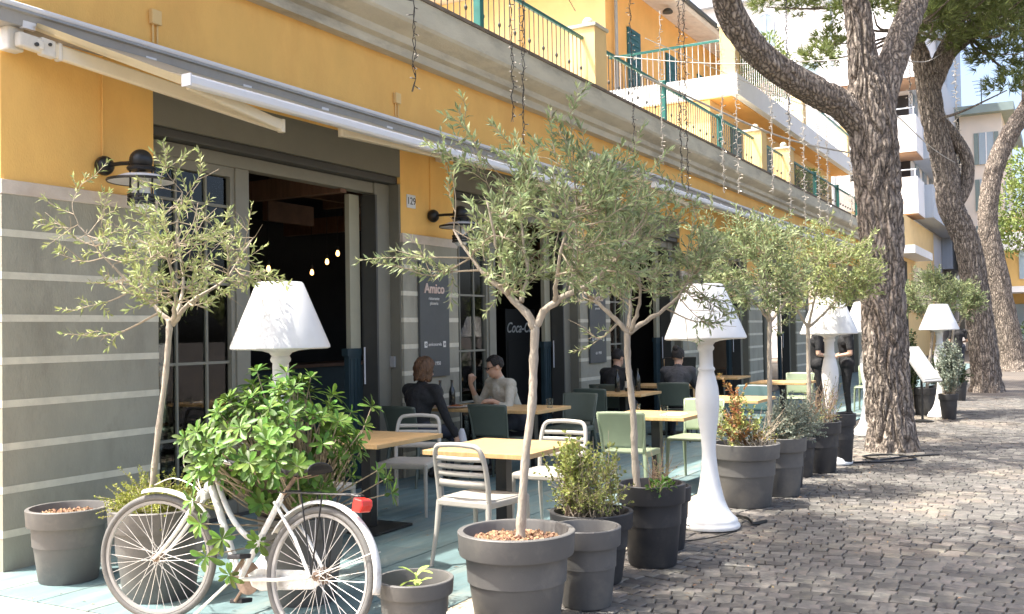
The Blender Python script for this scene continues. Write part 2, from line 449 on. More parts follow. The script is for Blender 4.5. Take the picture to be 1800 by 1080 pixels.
# terrace railing with posts, balusters, pillars and ball finials
tp = [13.40, 22.60, 25.25]
segs = [(4.3,13.4),(13.83,22.6),(23.03,25.25),(25.68,43.9)]
zr = 5.94
ym = 6.19
for x in tp:
    pl = part(MB().box(x,x+.43,5.985,6.40,5.197,6.10), 'terrace_pillar', YELLOW, bevel=.006)
    MB().box(x-.03,x+.46,5.955,6.43,6.10,6.15).build('cap_stone', CONC, pl, bevel=.008)
    MB().ball((x+.215,6.19,6.225), .085, 16, 12).build('ball_finial', CONC, pl, smooth=180)
balp = MB().tube([(0,0,5.2),(0,0,zr-.02)], .0075, 6).mesh('baluster', IRON)
balk = MB().tube([(0,0,5.2),(0,0,zr-.02)], .0075, 6).lathe([(.008,5.45),(.021,5.475),(.021,5.495),(.008,5.52)], 8).mesh('baluster', IRON)
nb = 0
for (a, b) in segs:
    rail = part(MB().box(a,b,ym-.024,ym+.024,zr-.02,zr+.028), 'railing', GREEN, bevel=.008)
    MB().box(a,b,ym-.012,ym+.012,5.235,5.255).build('bottom_rail', IRON, rail)
    x = a+.13; k = 0
    while x < b-.05:
        if 7.5 < x < 40 and nb < 290:
            o = bpy.data.objects.new('baluster', balk if k % 3 == 0 else balp); COL.objects.link(o); o.parent = rail
            o.location = (x, ym, 0); nb += 1
        x += .135; k += 1
for x in (7.1, 10.4, 16.8, 20.1, 29.0, 32.2, 35.4, 38.6):
    part(MB().box(x-.045,x+.045,ym-.05,ym+.05,5.197,zr+.06).box(x-.055,x+.055,ym-.06,ym+.06,zr+.06,zr+.09), 'railing_post', GREEN, bevel=.006)
# upper storeys set back behind the terrace
Xw = 25.4
part(MB().box(Xw,44,11,22,5.19,11.6), 'upper_storey', SOFFIT)
part(MB().box(Xw-.03,Xw-.002,11.0,22,5.19,11.6), 'sunlit_end_wall', YELLOW)  # sunlit tone put into the yellow; the shaded front stays orange
for yy in (13.6, 16.4):
    part(MB().box(Xw-.30,Xw-.03,yy,yy+.8,5.19,11.6), 'pilaster', YELLOW)
part(MB().box(Xw+.1,41,8.1,11,5.19,7.65), 'middle_storey', YELLOW)
part(MB().box(Xw-.1,41.5,7.3,11,7.68,8.22), 'balcony_slab', WHITEP)
part(MB().box(Xw+.1,41.4,7.5,11,7.66,7.679), 'balcony_soffit', SOFFIT)
ev = part(MB().ext([(10.0,11.45),(9.9,11.5),(9.9,11.62),(10.05,11.68),(22,13.6),(22,11.61),(11,11.61)], 'x', Xw-1.2, 43), 'roof', BANDM)
MB().tube([(Xw-1.25,9.86,11.6),(43.05,9.86,11.6)], .075, 10).build('gutter', IRON, ev)
for yy, z0, z1 in ((0,8.23,10.45),):
    for x in (26.9, 30.1, 33.2, 36.4):
        s_ = part(MB().box(x,x+.95,10.94,10.998,z0,z1), 'shutter', SHUT)
        for k in range(12): MB().obox((x+.475,10.93,z0+.15+k*.18), (1,0,0), (0,1,.8), (0,-.8,1), .8,.05,.012).build('louvre', SHUT, s_)
part(MB().tube([(Xw+.5,10.9,5.2),(Xw+.5,10.9,11.0),(Xw+.3,10.2,11.45)], .05, 10), 'downpipe', CASEM)
part(MB().lathe([(.0,0),(.16,0),(.16,.05),(.10,.12),(.0,.13)], 14, (28.9,10.45,11.31)), 'ceiling_lamp', IRON)
for x in (27.3, 30.6, 33.9): part(MB().box(x,x+.9,8.04,8.098,5.2,7.3), 'shutter', SHUT)
# railing of the upper balcony
ub = part(MB().box(Xw-.05,Xw+.01,7.40,10.9,9.12,9.18).box(Xw-.05,41,7.34,7.40,9.12,9.18), 'upper_railing', GREEN, bevel=.006)
u1 = MB().tube([(0,0,8.22),(0,0,9.13)], .008, 5).mesh('baluster', METALW)
k = 0
for yy in np.arange(7.55, 10.9, .16):
    o = bpy.data.objects.new('baluster', u1); COL.objects.link(o); o.parent = ub; o.location = (Xw-.02, yy, 0)
for xx in np.arange(Xw+.3, 41, .22):
    o = bpy.data.objects.new('baluster', u1); COL.objects.link(o); o.parent = ub; o.location = (xx, 7.37, 0)
for x in (Xw-.06, 33.0, 40.6):
    pl = part(MB().box(x,x+.42,7.36,7.75,8.222,9.5), 'balcony_pillar', YELLOW)
    MB().box(x-.04,x+.46,7.32,7.79,9.5,9.56).build('cap_stone', CONC, pl)
    MB().ball((x+.21,7.555,9.64),.09,12,8).build('ball_finial', CONC, pl, smooth=180)
# cable boxes and conduits on the facade
for x in (5.6, 8.93):
    jb = part(MB().box(x-.05,x+.05,6.355,6.40,4.12,4.24), 'junction_box', YELLOW, bevel=.008)
    MB().tube([(x-.02,6.385,4.13),(x-.02,6.385,3.97)],.008,6).tube([(x+.025,6.385,4.13),(x+.025,6.385,3.97)],.008,6).build('conduit', YELLOW, jb)
for x in (5.10, 9.58, 14.1, 18.7):
    part(MB().tube([(x,6.395,2.93),(x,6.395,3.9)],.009,6), 'lamp_conduit', ORANGE)
for x, yv in ((9.15,6.39),):
    part(MB().box(8.93,8.964,6.47,6.57,1.22,1.34), 'intercom', CASEM, bevel=.004)
# ---------------------------------------------------------------- awnings
HEMM = M('cream canvas hem', (.78,.66,.40), .8, .06, 8, transl=.4)
CREAMW = M('ivory cast aluminium', (.66,.62,.53), .45, .1, 12)
def awning(label, x0, x1, zc, yb, zb, bx0, bx1, arms, group):
    t = thing('awning', label, 'awning', (x0, 6.4, 0), 0, group)
    L0 = (-x0, -6.4, 0)
    def P(mb, name, mat, parent=t, **k): return mb.build(name, mat, parent, loc=L0 if parent == t else None, **k)
    cs = P(MB().ext([(6.395,zc+.09),(6.24,zc+.09),(6.19,zc+.06),(6.18,zc+.035),(6.21,zc+.03),(6.23,zc-.05),(6.395,zc-.05)], 'x', x0, x1), 'cassette', CASEM)
    MB().tube([(x0,6.20,zc+.075),(x1,6.20,zc+.075)], .022, 10).build('cassette_lip', METALW, cs)
    xx = x0+.25
    while xx < x1:
        MB().box(xx-.05,xx+.05,6.22,6.26,zc-.06,zc-.045+.05).build('bracket', METALW, cs); xx += 1.05
    # canvas from the roller to the front bar, sagging slightly
    def fab(u, v):
        x = lerp(lerp(x0+.25, bx0+.02, v), lerp(x1-.1, bx1-.02, v), u)
        return (x, lerp(6.24, yb+.03, v), lerp(zc-.02, zb+.04, v)-.035*math.sin(math.pi*v)-.006*math.sin(u*40))
    P(MB().grid(fab, 60, 8), 'canvas', CANVAS, smooth=180)
    fb = P(MB().ext([(yb+.045,zb-.04),(yb-.025,zb-.044),(yb-.045,zb-.025),(yb-.045,zb+.025),(yb-.015,zb+.044),(yb+.045,zb+.044)], 'x', bx0, bx1), 'front_bar', METALW, bevel=.006)
    MB().box(bx0-.012,bx0-.001,yb-.045,yb+.045,zb-.044,zb+.044).build('end_cap', METALW, fb)
    HEM_ = MB().bar((x0+.30,6.22,zc-.03),(bx0+.0,yb+.05,zb-.0),.012,.055)
    P(HEM_, 'canvas_hem', HEMM)
    for (sx, ex, hx, ez) in arms:
        sh = Vector((sx, 6.23, zc-.15)); el = Vector((ex, yb+.13, zb+ez)); hi = Vector((hx, yb+.075, zb+.0))
        a = P(MB().bar(sh, el, .05, .105), 'arm', CREAM, bevel=.012)
        MB().bar(el, hi, .045, .085).build('forearm', CREAM, a, bevel=.01)
        dr = (el-sh).normalized()
        MB().obox(sh+dr*.02, dr, (0,1,0), (0,0,1), .13,.07,.10).obox(sh+dr*.15, dr, (0,1,0), (0,0,1), .10,.062,.125).obox(sh+dr*.09, dr, (0,1,0), (0,0,1), .05,.085,.07).obox(sh+dr*.23, dr, (0,1,0), (0,0,1), .03,.066,.13).build('shoulder_joint', CREAMW, a, bevel=.012)
        MB().tube([sh+dr*.15+Vector((0,-.034,.02)), sh+dr*.15+Vector((0,-.046,.02))], .012, 10).tube([sh+dr*.06+Vector((0,-.034,-.01)), sh+dr*.06+Vector((0,-.05,-.01))], .014, 10).build('bolt', IRON, a)
        MB().tube([el+Vector((0,0,.052)), el-Vector((0,0,.052))], .032, 12).build('elbow_joint', CREAM, a, smooth=40)
        MB().obox(sh+Vector((-.02,.10,.02)), (1,0,0), (0,1,0), (0,0,1), .12,.10,.17).build('wall_bracket', CREAMW, a, bevel=.012)
    return t
awning('half-retracted awning with white front bar over the front tables, nearest the camera', 4.12, 13.0, 3.80, 5.40, 3.41, 5.02, 12.7, [(4.33,6.13,5.1,-.12),(9.75,6.9,9.4,-.03),(12.6,10.6,12.3,-.03)], 'awnings along the facade')
awning('higher awning beyond the tall olive tree, its case starting by the house pillar', 13.62, 27.0, 4.20, 5.45, 3.80, 14.3, 26.6, [(14.0,16.2,14.6,-.1),(19.0,17.0,18.6,-.03),(26,23.6,25.8,-.03)], 'awnings along the facade')
awning('farthest awning down the street behind the pine trunk', 27.6, 40.0, 4.25, 5.45, 3.85, 28.0, 39.6, [(28.2,30.2,28.6,-.05),(39,36.5,38.6,-.05)], 'awnings along the facade')

# ---------------------------------------------------------------- wall lamps
GLOBE = M('opal glass', (.75,.76,.74), .25, .02, 4, spec=.6)
def wall_lamp(x, z, label):
    t = thing('wall_lamp', label, 'wall lamp', (x, 6.4, z), 0, 'black wall lamps on the pillars')
    MB().ball((0,-.05,0), .075, 18, 12, (1,.9,1)).build('wall_mount', BLACK, t, smooth=180)
    MB().tube([(0,-.05,0),(.02,-.2,.005),(.05,-.36,.0)], .016, 8).build('bracket_arm', BLACK, t, smooth=60)
    hx, hy = .06, -.38
    MB().ball((hx,hy,.015), .085, 20, 12).lathe([(.0001,-.06),(.095,-.06),(.105,-.045),(.095,-.03),(.0001,-.03)], 28, (hx,hy,0)).build('lamp_dome', BLACK, t, smooth=50)
    sh = MB().lathe([(.06,-.085),(.14,-.095),(.235,-.135),(.24,-.142),(.232,-.145),(.14,-.108),(.05,-.095)], 36, (hx,hy,0), cap=False).build('reflector', METALW, t, smooth=50)
    MB().lathe([(.24,-.13),(.246,-.14),(.240,-.148)], 36, (hx,hy,0), cap=False).build('reflector_edge', BLACK, sh, solid=.006)
    cg = MB()
    for k in range(4):
        a = k*math.pi/2+.6; cg.tube([(hx+.08*math.cos(a),hy+.08*math.sin(a),-.05),(hx+.08*math.cos(a),hy+.08*math.sin(a),-.30)], .007, 6)
    for zz in (-.25,-.28,-.31): cg.lathe([(.07,zz-.01),(.10,zz-.01),(.10,zz+.01),(.07,zz+.01),(.07,zz-.01)], 24, (hx,hy,0), cap=False)
    cg.build('cage', BLACK, t, smooth=40)
    MB().lathe([(.0001,-.37),(.04,-.362),(.068,-.335),(.072,-.29),(.064,-.12),(.03,-.10)], 20, (hx,hy,0)).build('glass_globe', GLOBE, t, smooth=60)
wall_lamp(5.08, 2.90, 'black wall lamp with white disc reflector above the left olive tree')
wall_lamp(9.57, 2.94, 'black wall lamp next to the white house number plate')
wall_lamp(14.1, 2.94, 'black wall lamp on the second signboard pillar behind the olive crown')
wall_lamp(18.7, 2.96, 'small black wall lamp on the far orange pillar above the white lampshade')

# ---------------------------------------------------------------- number plate and signboards
RX = (math.pi/2, 0, 0)
t = thing('house_number_plate', 'white house number plate reading 129 on the orange pillar', 'number plate', (9.19,6.4,3.07))
MB().box(-.085,.085,-.012,0,-.075,.075).build('plate', METALW, t, bevel=.02)
text_obj('129', .115, BLACK, t, (0,-.0135,0), RX, ext=.001)
WLET = M('white lettering', (.72,.70,.66), .6, .05, 9)
PLET = M('pink white lettering', (.66,.50,.42), .6, .05, 9)
SIGN = M('slate grey sign panel', (.075,.08,.078), .55, .12, 4, stain=(.11,.11,.105), stain_amt=.4)
def signboard(x, label):
    t = thing('signboard', label, 'sign', (x, 6.37, 0), 0, 'signboards on the pillars')
    MB().box(-.29,.31,-.03,0,1.09,2.40).build('panel', SIGN, t, bevel=.003)
    fp = []
    for k in range(25):
        u = k/24
        fp.append((-.09+.17*u if u < .5 else 0, 0, 0))
    up_ = [(-.07+.16*s, -.034, 2.245+.042*math.sin(math.pi*min(1, s/.86))*(1 if s < .86 else 1)-(0 if s < .86 else (s-.86)*.32)) for s in [i/14 for i in range(15)]]
    lo_ = [(-.07+.16*s, -.034, 2.245-.042*math.sin(math.pi*min(1, s/.86))+(0 if s < .86 else (s-.86)*.42)) for s in [i/14 for i in range(15)]]
    MB().tube(up_, .0045, 6).tube(lo_, .0045, 6).build('fish_emblem', WLET, t, smooth=180)
    text_obj('Amico', .155, PLET, t, (0,-.033,2.095), RX, ext=.006, bold=.0035)
    text_obj('ristorante', .052, WLET, t, (-.01,-.033,1.985), RX, ext=.002, space=1.05)
    text_obj('pizzeria', .052, WLET, t, (-.01,-.033,1.93), RX, ext=.002, space=1.05)
    text_obj('amicocervia', .056, WLET, t, (0,-.033,1.46), RX, ext=.002)
    for sx in (-.19, .195):
        MB().ext([(sx-.028,1.425),(sx+.028,1.425),(sx+.028,1.495),(sx-.028,1.495)], 'y', -.036,-.031).build('icon', WLET, t, bevel=.008)
        MB().lathe([(.008,0),(.016,0),(.016,.0015),(.008,.0015),(.008,0)], 14, (0,0,0), cap=False).build('icon_ring', SIGN, t).matrix_local = Matrix.Translation((sx,-.0365,1.46)) @ Matrix.Rotation(math.pi/2, 4, 'X')
    text_obj('dal', .06, WLET, t, (-.075,-.033,1.24), RX, ext=.002); text_obj('1950', .06, WLET, t, (.05,-.033,1.24), RX, ext=.002)
signboard(9.55, 'slate grey signboard reading Amico beside the seated couple')
signboard(14.10, 'slate grey signboard half hidden behind the thin olive trunk')

# ---------------------------------------------------------------- furniture
CHAIRM = M('beige grey polypropylene', (.43,.405,.355), .45, .05, 8, .04, 150)
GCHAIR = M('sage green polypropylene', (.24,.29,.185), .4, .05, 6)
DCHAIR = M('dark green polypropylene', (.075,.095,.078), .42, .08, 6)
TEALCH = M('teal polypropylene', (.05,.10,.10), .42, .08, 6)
def wood_mat():
    m = M('oak table top', (.56,.36,.16), .45, .22, 3, .05, 60, stretch=(1.2,14,4))
    return m
WOOD = wood_mat()
def slat_chair(name, label, loc, rz):
    t = thing(name, label, 'chair', loc, rz, 'beige slatted chairs')
    W_ = .225
    # seat: dished panel with apron
    def st(u, v):
        x = lerp(-.22, .235, v); yy = lerp(-1, 1, u); w = lerp(.205, .228, v)
        z = .452-.014*(1-yy*yy)*math.sin(math.pi*min(1, v*1.0))+(.008 if v > .92 else 0)*-1
        return (x, yy*w, z)
    MB().grid(st, 12, 12).build('seat', CHAIRM, t, smooth=180, solid=.014)
    MB().bar((-.22,-.205,.428),(.235,-.228,.428),.028,.045).bar((-.22,.205,.428),(.235,.228,.428),.028,.045).bar((.225,-.228,.428),(.225,.228,.428),.028,.04).bar((-.22,-.205,.428),(-.22,.205,.428),.03,.045).build('seat_apron', CHAIRM, t, bevel=.009)
    for s in (-1, 1):
        MB().tube([(.225,s*.218,.43),(.235,s*.222,.25),(.248,s*.228,0)], [.019,.017,.0125], 10).build('leg', CHAIRM, t, smooth=60)
        MB().tube([(-.215,s*.203,.44),(-.235,s*.212,.25),(-.285,s*.225,0)], [.021,.018,.0125], 10).build('leg', CHAIRM, t, smooth=60)
    pts = [(-.21,-.203,.42),(-.222,-.205,.55),(-.245,-.203,.68),(-.27,-.19,.775),(-.28,-.16,.815),(-.283,-.10,.825),(-.285,0,.83)]
    pts = pts+[(x, -y, z) for x, y, z in pts[-2::-1]]
    MB().tube([tuple(p) for p in spline(pts, 40)], .0175, 10).build('back_frame', CHAIRM, t, smooth=180)
    for z, x, h in ((.735,-.262,.032),(.682,-.247,.032),(.63,-.236,.034),(.565,-.226,.05)):
        def sl(u, v):
            yy = lerp(-.198, .198, u); return (x-.022*(1-(yy/.2)**2), yy, z+(v-.5)*h)
        MB().grid(sl, 12, 2).build('back_slat', CHAIRM, t, smooth=180, solid=.013)
    return t
def shell_chair(name, label, loc, rz, mat):
    t = thing(name, label, 'chair', loc, rz, 'solid backed plastic chairs')
    def st(u, v):
        x = lerp(-.215, .235, v); yy = lerp(-1, 1, u); w = lerp(.205, .225, v)
        z = .455-.012*(1-yy*yy)*math.sin(math.pi*v)-(.02*((v-.85)/.15)**2 if v > .85 else 0)
        return (x, yy*w, z)
    MB().grid(st, 10, 12).build('seat', mat, t, smooth=180, solid=.016)
    for s in (-1, 1): MB().bar((-.2,s*.2,.43),(.23,s*.222,.43),.02,.05).build('seat_apron', mat, t, bevel=.008)
    for s in (-1, 1):
        MB().tube([(.22,s*.21,.44),(.235,s*.218,.25),(.252,s*.225,0)], [.021,.018,.013], 10).build('leg', mat, t, smooth=60)
        MB().tube([(-.2,s*.2,.44),(-.235,s*.212,.25),(-.28,s*.225,0)], [.023,.018,.013], 10).build('leg', mat, t, smooth=60)
    def bk(u, v):
        yy = lerp(-1, 1, u); z = lerp(.50, .835, v); w = lerp(.195, .232, v)-.012*max(0, (v-.9)/.1)**2
        x = -.215-.075*v**1.3-.02*(1-yy*yy)
        return (x, yy*w, z-.006*yy*yy*v)
    MB().grid(bk, 12, 14).build('backrest', mat, t, smooth=180, solid=.012)
    for s in (-1, 1):
        MB().tube([(-.2,s*.198,.44),(-.213,s*.196,.50),(-.232,s*.205,.6),(-.262,s*.216,.72),(-.285,s*.223,.82)], [.02,.016,.013,.011,.009], 8).build('back_edge', mat, t, smooth=180)
    return t
slat_chair('slatted_chair', 'beige slatted chair behind the big front pot, its back to the street corner', (5.90,3.55,.01), R(-4))
slat_chair('slatted_chair', 'beige slatted chair in shade on the far side of the left wooden table', (7.28,5.12,.01), R(196))
slat_chair('slatted_chair', 'beige slatted chair beyond the sunlit table, partly behind the scruffy plant', (7.16,3.66,.01), R(181))
slat_chair('slatted_chair', 'beige slatted chair almost hidden behind the glossy leaved shrub', (5.80,4.98,.01), R(3))
slat_chair('slatted_chair', 'beige slatted chair seen through the left window panes', (6.62,7.45,.0), R(35))
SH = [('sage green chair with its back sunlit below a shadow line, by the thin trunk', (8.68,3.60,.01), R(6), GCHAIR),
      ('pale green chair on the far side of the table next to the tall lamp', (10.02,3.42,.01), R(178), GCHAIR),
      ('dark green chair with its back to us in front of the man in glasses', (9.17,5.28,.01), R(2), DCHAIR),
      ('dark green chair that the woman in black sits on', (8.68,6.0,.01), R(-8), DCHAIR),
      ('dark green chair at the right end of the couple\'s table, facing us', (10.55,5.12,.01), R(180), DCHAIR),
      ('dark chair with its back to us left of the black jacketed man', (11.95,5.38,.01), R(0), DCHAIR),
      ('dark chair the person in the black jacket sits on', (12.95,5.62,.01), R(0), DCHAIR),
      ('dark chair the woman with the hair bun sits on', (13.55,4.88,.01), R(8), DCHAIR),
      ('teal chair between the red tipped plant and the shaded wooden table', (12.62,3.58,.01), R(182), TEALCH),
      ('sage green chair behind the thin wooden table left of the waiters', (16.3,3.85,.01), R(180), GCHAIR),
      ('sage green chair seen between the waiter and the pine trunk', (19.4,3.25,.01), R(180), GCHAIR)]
for l, p, a, mt in SH: shell_chair('plastic_chair', l, p, a, mt)
def table(label, x0, x1, y0, y1, z=.75):
    t = thing('cafe_table', label, 'table', ((x0+x1)/2, (y0+y1)/2, .01), 0, 'square wooden cafe tables')
    a, b = (x1-x0)/2, (y1-y0)/2
    MB().box(-a,a,-b,b,z-.045,z-.01).build('table_top', WOOD, t, bevel=.004)
    MB().box(-.045,.045,-.045,.045,.02,z-.045).build('column', BLACK, t, bevel=.004)
    MB().box(-.25,.25,-.25,.25,0,.02).build('base_plate', BLACK, t, bevel=.003)
    MB().bar((-.25,-.0,z-.055),(.25,0,z-.055),.05,.018).bar((0,-.25,z-.056),(0,.25,z-.056),.05,.018).build('top_support', BLACK, t)
    return t
TB = [('sunlit wooden table right behind the big front pot', 5.93,6.80,3.22,4.06),
      ('wooden table in shade just right of the glossy leaved shrub', 6.07,6.98,4.57,5.42),
      ('sunlit wooden table with two glasses left of the tall white lamp', 8.97,9.72,3.17,4.0),
      ('wooden table where the couple is eating', 9.28,10.08,5.45,6.25),
      ('empty half of the couple\'s table nearer the olive trunk', 9.28,10.08,4.88,5.44),
      ('dark shaded table laid with glasses behind the green chair', 12.1,12.85,4.85,5.65),
      ('table deep in shade in front of the woman with the bun', 13.95,14.7,4.75,5.85),
      ('wooden table in shade right of the tall white lamp', 11.35,12.15,3.12,3.9),
      ('narrow looking wooden table left of the waiters', 15.2,15.9,3.45,4.3),
      ('table far back in shade by the third opening', 16.6,17.4,4.9,5.7)]
for q in TB: table(*q)
# round table inside the window
t = thing('round_table', 'round wooden table edge seen inside the left window', 'table', (6.75,8.25,.0))
MB().lathe([(0.001,.72),(.50,.72),(.51,.73),(.51,.745),(.5,.755),(.001,.755)], 40).build('table_top', WOOD, t, smooth=40)
MB().lathe([(.22,0),(.22,.02),(.04,.04),(.035,.7),(.1,.72)], 20).build('column', BLACK, t, smooth=40)

# table ware
def clear_mat():
    m = bpy.data.materials.new('drinking glass'); m.use_nodes = True; b = m.node_tree.nodes['Principled BSDF']
    b.inputs['Base Color'].default_value = (.92,.95,.94,1); b.inputs['Roughness'].default_value = .03; b.inputs['Transmission Weight'].default_value = 1.; b.inputs['IOR'].default_value = 1.4
    return m
CLEAR = clear_mat()
def tumbler(x, y, label):
    o = MB().lathe([(.03,0),(.032,.002),(.038,.095),(.0365,.095),(.031,.006),(.0001,.006)], 20).build('drinking_glass', CLEAR, None, smooth=40, loc=(x, y, .752))
    tag(o, label, 'glass', 'glasses on the tables')
tumbler(9.30,3.78,'clear tumbler at the back left of the sunlit table by the lamp')
tumbler(9.12,3.42,'clear tumbler near the lamp on the sunlit table')
tumbler(9.75,4.98,'tumbler at the olive trunk end of the couple\'s table')
tumbler(12.25,5.55,'leftmost tumbler on the dark laid table')
tumbler(12.3,5.05,'right tumbler on the dark laid table')
PLATE = M('white porcelain', (.74,.73,.70), .25, .03, 5)
FOOD = M('tomato and salad', (.35,.09,.03), .6, .6, 40, .6, 60, stain=(.12,.2,.03), stain_amt=.9, stain_scale=30)
def plate(x, y, label):
    t = thing('plate_of_food', label, 'plate', (x, y, .752), 0, 'plates on the couple\'s table')
    MB().lathe([(.0001,0),(.08,0),(.135,.016),(.14,.018),(.135,.021),(.08,.006),(.0001,.005)], 28).build('plate', PLATE, t, smooth=40)
    MB().grid(lambda u, v: (.11*v*math.cos(u*2*math.pi), .11*v*math.sin(u*2*math.pi), .012+.02*(1-v)+.01*math.sin(u*31+v*17)), 20, 6).build('food', FOOD, t, smooth=60)
plate(9.42,5.98,'plate of food in front of the woman in black'); plate(9.86,5.78,'plate of food in front of the man with glasses')
BOT = M('dark bottle glass', (.012,.014,.012), .08, .1, 5, spec=.8)
LAB = M('pale bottle label', (.55,.54,.5), .6, .05, 8)
def bottle(x, y, label, lab):
    t = thing('bottle', label, 'bottle', (x, y, .752), 0, 'bottles on the couple\'s table')
    MB().lathe([(.034,0),(.037,.01),(.037,.17),(.03,.20),(.015,.235),(.014,.29),(.016,.29),(.016,.305),(.001,.306)], 20).build('bottle_body', BOT, t, smooth=40)
    if lab: MB().lathe([(.0375,.05),(.0375,.14)], 20, cap=False).build('label', LAB, t, smooth=40)
bottle(9.40,6.18,'bottle with a pale label standing beside the woman in black', True)
bottle(9.52,6.10,'plain dark bottle on the couple\'s table', False)
for k in range(3): bottle(12.5+.12*k, 5.35-.1*k, ['left','middle','right'][k]+' dark bottle of three on the dark laid table', k == 1)
NAP = M('white paper', (.75,.74,.71), .8, .03, 6)
tag(MB().box(-.14,.14,-.1,.1,0,.002).build('place_mat', NAP, None, loc=(9.33,3.40,.7505)), 'pale paper place mat on the sunlit table by the lamp', 'place mat')
# pendant bulbs inside
for i, (x, y, z) in enumerate([(10.49,8.5,2.67),(10.63,8.8,2.58),(10.55,9.0,2.44),(8.84,8.2,2.37)]):
    t = thing('pendant_bulb', ['rightmost glowing pendant bulb inside the doorway','second glowing pendant bulb from the right in the doorway','third glowing pendant bulb, lower, in the doorway','glowing pendant bulb just above the left white lampshade'][i], 'pendant lamp', (x, y, z), 0, 'pendant bulbs in the dark interior')
    MB().tube([(0,0,.09),(0,0,3.57-z)], .004, 5).build('cord', BLACK, t)
    MB().lathe([(.0001,-.03),(.018,-.022),(.026,.0),(.022,.025),(.012,.05)], 14).build('bulb', BULB, t, smooth=60)
    MB().lathe([(.02,.05),(.02,.1),(.005,.11)], 12).build('socket', IRON, t)
# drinks fridge inside
t = thing('drinks_fridge', 'black drinks fridge inside with a white script soft drink name', 'fridge', (15.75,8.6,0))
FR = M('black fridge', (.008,.008,.008), .4, .1, 5)
MB().box(-.55,.55,0,.6,0,2.0).build('cabinet', FR, t, bevel=.01)
text_obj('Coca-Cola', .26, WLET, t, (.02,-.006,1.66), RX, ext=.002, shear=.35, bold=.002)
MB().box(-.5,.5,-.012,-.001,.1,1.45).build('door', BLACK, t, bevel=.006)

# ---------------------------------------------------------------- tall white lamps
LAMPW = M('white polyethylene', (.82,.82,.80), .38, .03, 3, .02, 40, transl=.12, stain=(.70,.68,.62), stain_amt=.25, stain_scale=2.5)
lprof = [(.0001,0),(.222,0),(.228,.012),(.226,.03),(.212,.042),(.212,.055),(.205,.075),(.175,.10),(.14,.15),(.112,.22),(.088,.32),(.068,.44),(.057,.56),(.055,.62),(.062,.72),(.078,.84),(.092,.95),(.096,1.02),(.090,1.10),(.072,1.19),(.06,1.235),(.066,1.245),(.07,1.255),(.066,1.265),(.056,1.275),(.054,1.30),(.054,1.40),(.064,1.41),(.068,1.425),(.062,1.44),(.058,1.447),(.075,1.468),(.12,1.482)]
shprof = [(.10,1.479),(.20,1.49),(.31,1.492),(.325,1.50),(.3235,1.515),(.155,1.925),(.145,1.935),(.0001,1.938)]
def big_lamp(label, x, y, lean=(0,0)):
    t = thing('giant_lamp', label, 'floor lamp', (x, y, .005), 0, 'giant white standing lamps')
    t.rotation_euler = (lean[0], lean[1], rnd(0, 6))
    MB().lathe(lprof, 48).build('lamp_base', LAMPW, t, smooth=60)
    MB().lathe(shprof, 56).build('lamp_shade', LAMPW, t, smooth=35)
    return t
big_lamp('giant white table-lamp shaped light behind the glossy shrub and bicycle', 5.01, 4.55)
big_lamp('giant white lamp fully visible down to its foot on the cobbles', 7.72, 2.52, (R(-.9), R(-.6)))
big_lamp('giant white lamp rising behind the row of grey pots in front of the waiters', 11.9, 2.42)
big_lamp('giant white lamp mostly hidden behind the nearest pine trunk', 15.15, 2.56)
big_lamp('farthest giant white lamp, only its shade showing under the distant olive', 18.55, 1.93)
# ---------------------------------------------------------------- pots
POT = M('grey plastic pot', (.118,.114,.107), .55, .1, 4, .06, 120, stain=(.19,.175,.15), stain_amt=.6, stain_scale=4)
POTD = M('anthracite plastic pot', (.033,.033,.035), .5, .1, 4, .06, 120, stain=(.085,.08,.07), stain_amt=.6, stain_scale=4)
SOIL = M('bark mulch soil', (.20,.115,.065), .95, .5, 60, .8, 90, stain=(.36,.23,.14), stain_amt=.6, stain_scale=35)
DSOIL = M('dark potting soil', (.05,.036,.026), .95, .5, 60, .8, 90)
BARK = M('bark chip', (.30,.18,.105), .9, .3, 20, island=.4)
def pot(label, x, y, Rr, h, mat=POT, soil=.86, lip=.24, chips=0, smat=SOIL):
    t = thing('plant_pot', label, 'plant pot', (x, y, .004), rnd(0, 6), 'grey plastic plant pots')
    rb = Rr*.70; lz = h*(1-lip)
    r1 = lerp(rb, Rr*.93, lz/h)
    pr = [(.0001,.0),(rb*.96,.0),(rb,.012),(r1,lz),(Rr*.965,lz+.004),(Rr*.975,lz+.012),(Rr*.995,h-.012),(Rr,h-.004),(Rr*.985,h),(Rr*.90,h),(Rr*.885,h-.01),(Rr*.84,h*.5),(.0001,h*.5)]
    MB().lathe(pr, 56).build('pot_body', mat, t, smooth=38)
    zs = h*soil
    def sf(u, v):
        r = Rr*.87*v*lerp(.94, 1, soil); a = u*2*math.pi
        return (r*math.cos(a), r*math.sin(a), zs+.012*math.sin(5*a+v*9)*v+.02*(1-v*v)+rnd(-.006,.006)*(v > 0.05 and u not in (0, 1)))
    MB().grid(sf, 36, 10).build('soil', smat, t, smooth=180)
    if chips:
        b = MB()
        for k in range(chips):
            a = rnd(0, 6.28); r = Rr*.80*math.sqrt(rnd(0, 1)); q = rdir(); w2 = q.orthogonal()
            s = rnd(.006, .017); b.obox((r*math.cos(a), r*math.sin(a), zs+.022*(1-(r/Rr)**2)+rnd(.0,.012)), q, w2, q.cross(w2), s*2, s, s*.5)
        tag(b.build('bark_chips', BARK, t), kind='stuff')
    return t
pot('wide grey pot of bare soil against the striped wall, leftmost', 4.33,5.79,.262,.48, chips=260)
pot('grey pot with the bare olive tree and yellow-green creeper behind the front wheel', 4.30,4.90,.30,.55, soil=.9)
pot('grey pot holding the glossy shrub behind the rear wheel', 4.62,4.03,.27,.52, smat=DSOIL)
pot('small low grey pot with one bright seedling', 4.22,2.95,.202,.335, soil=.62, smat=DSOIL)
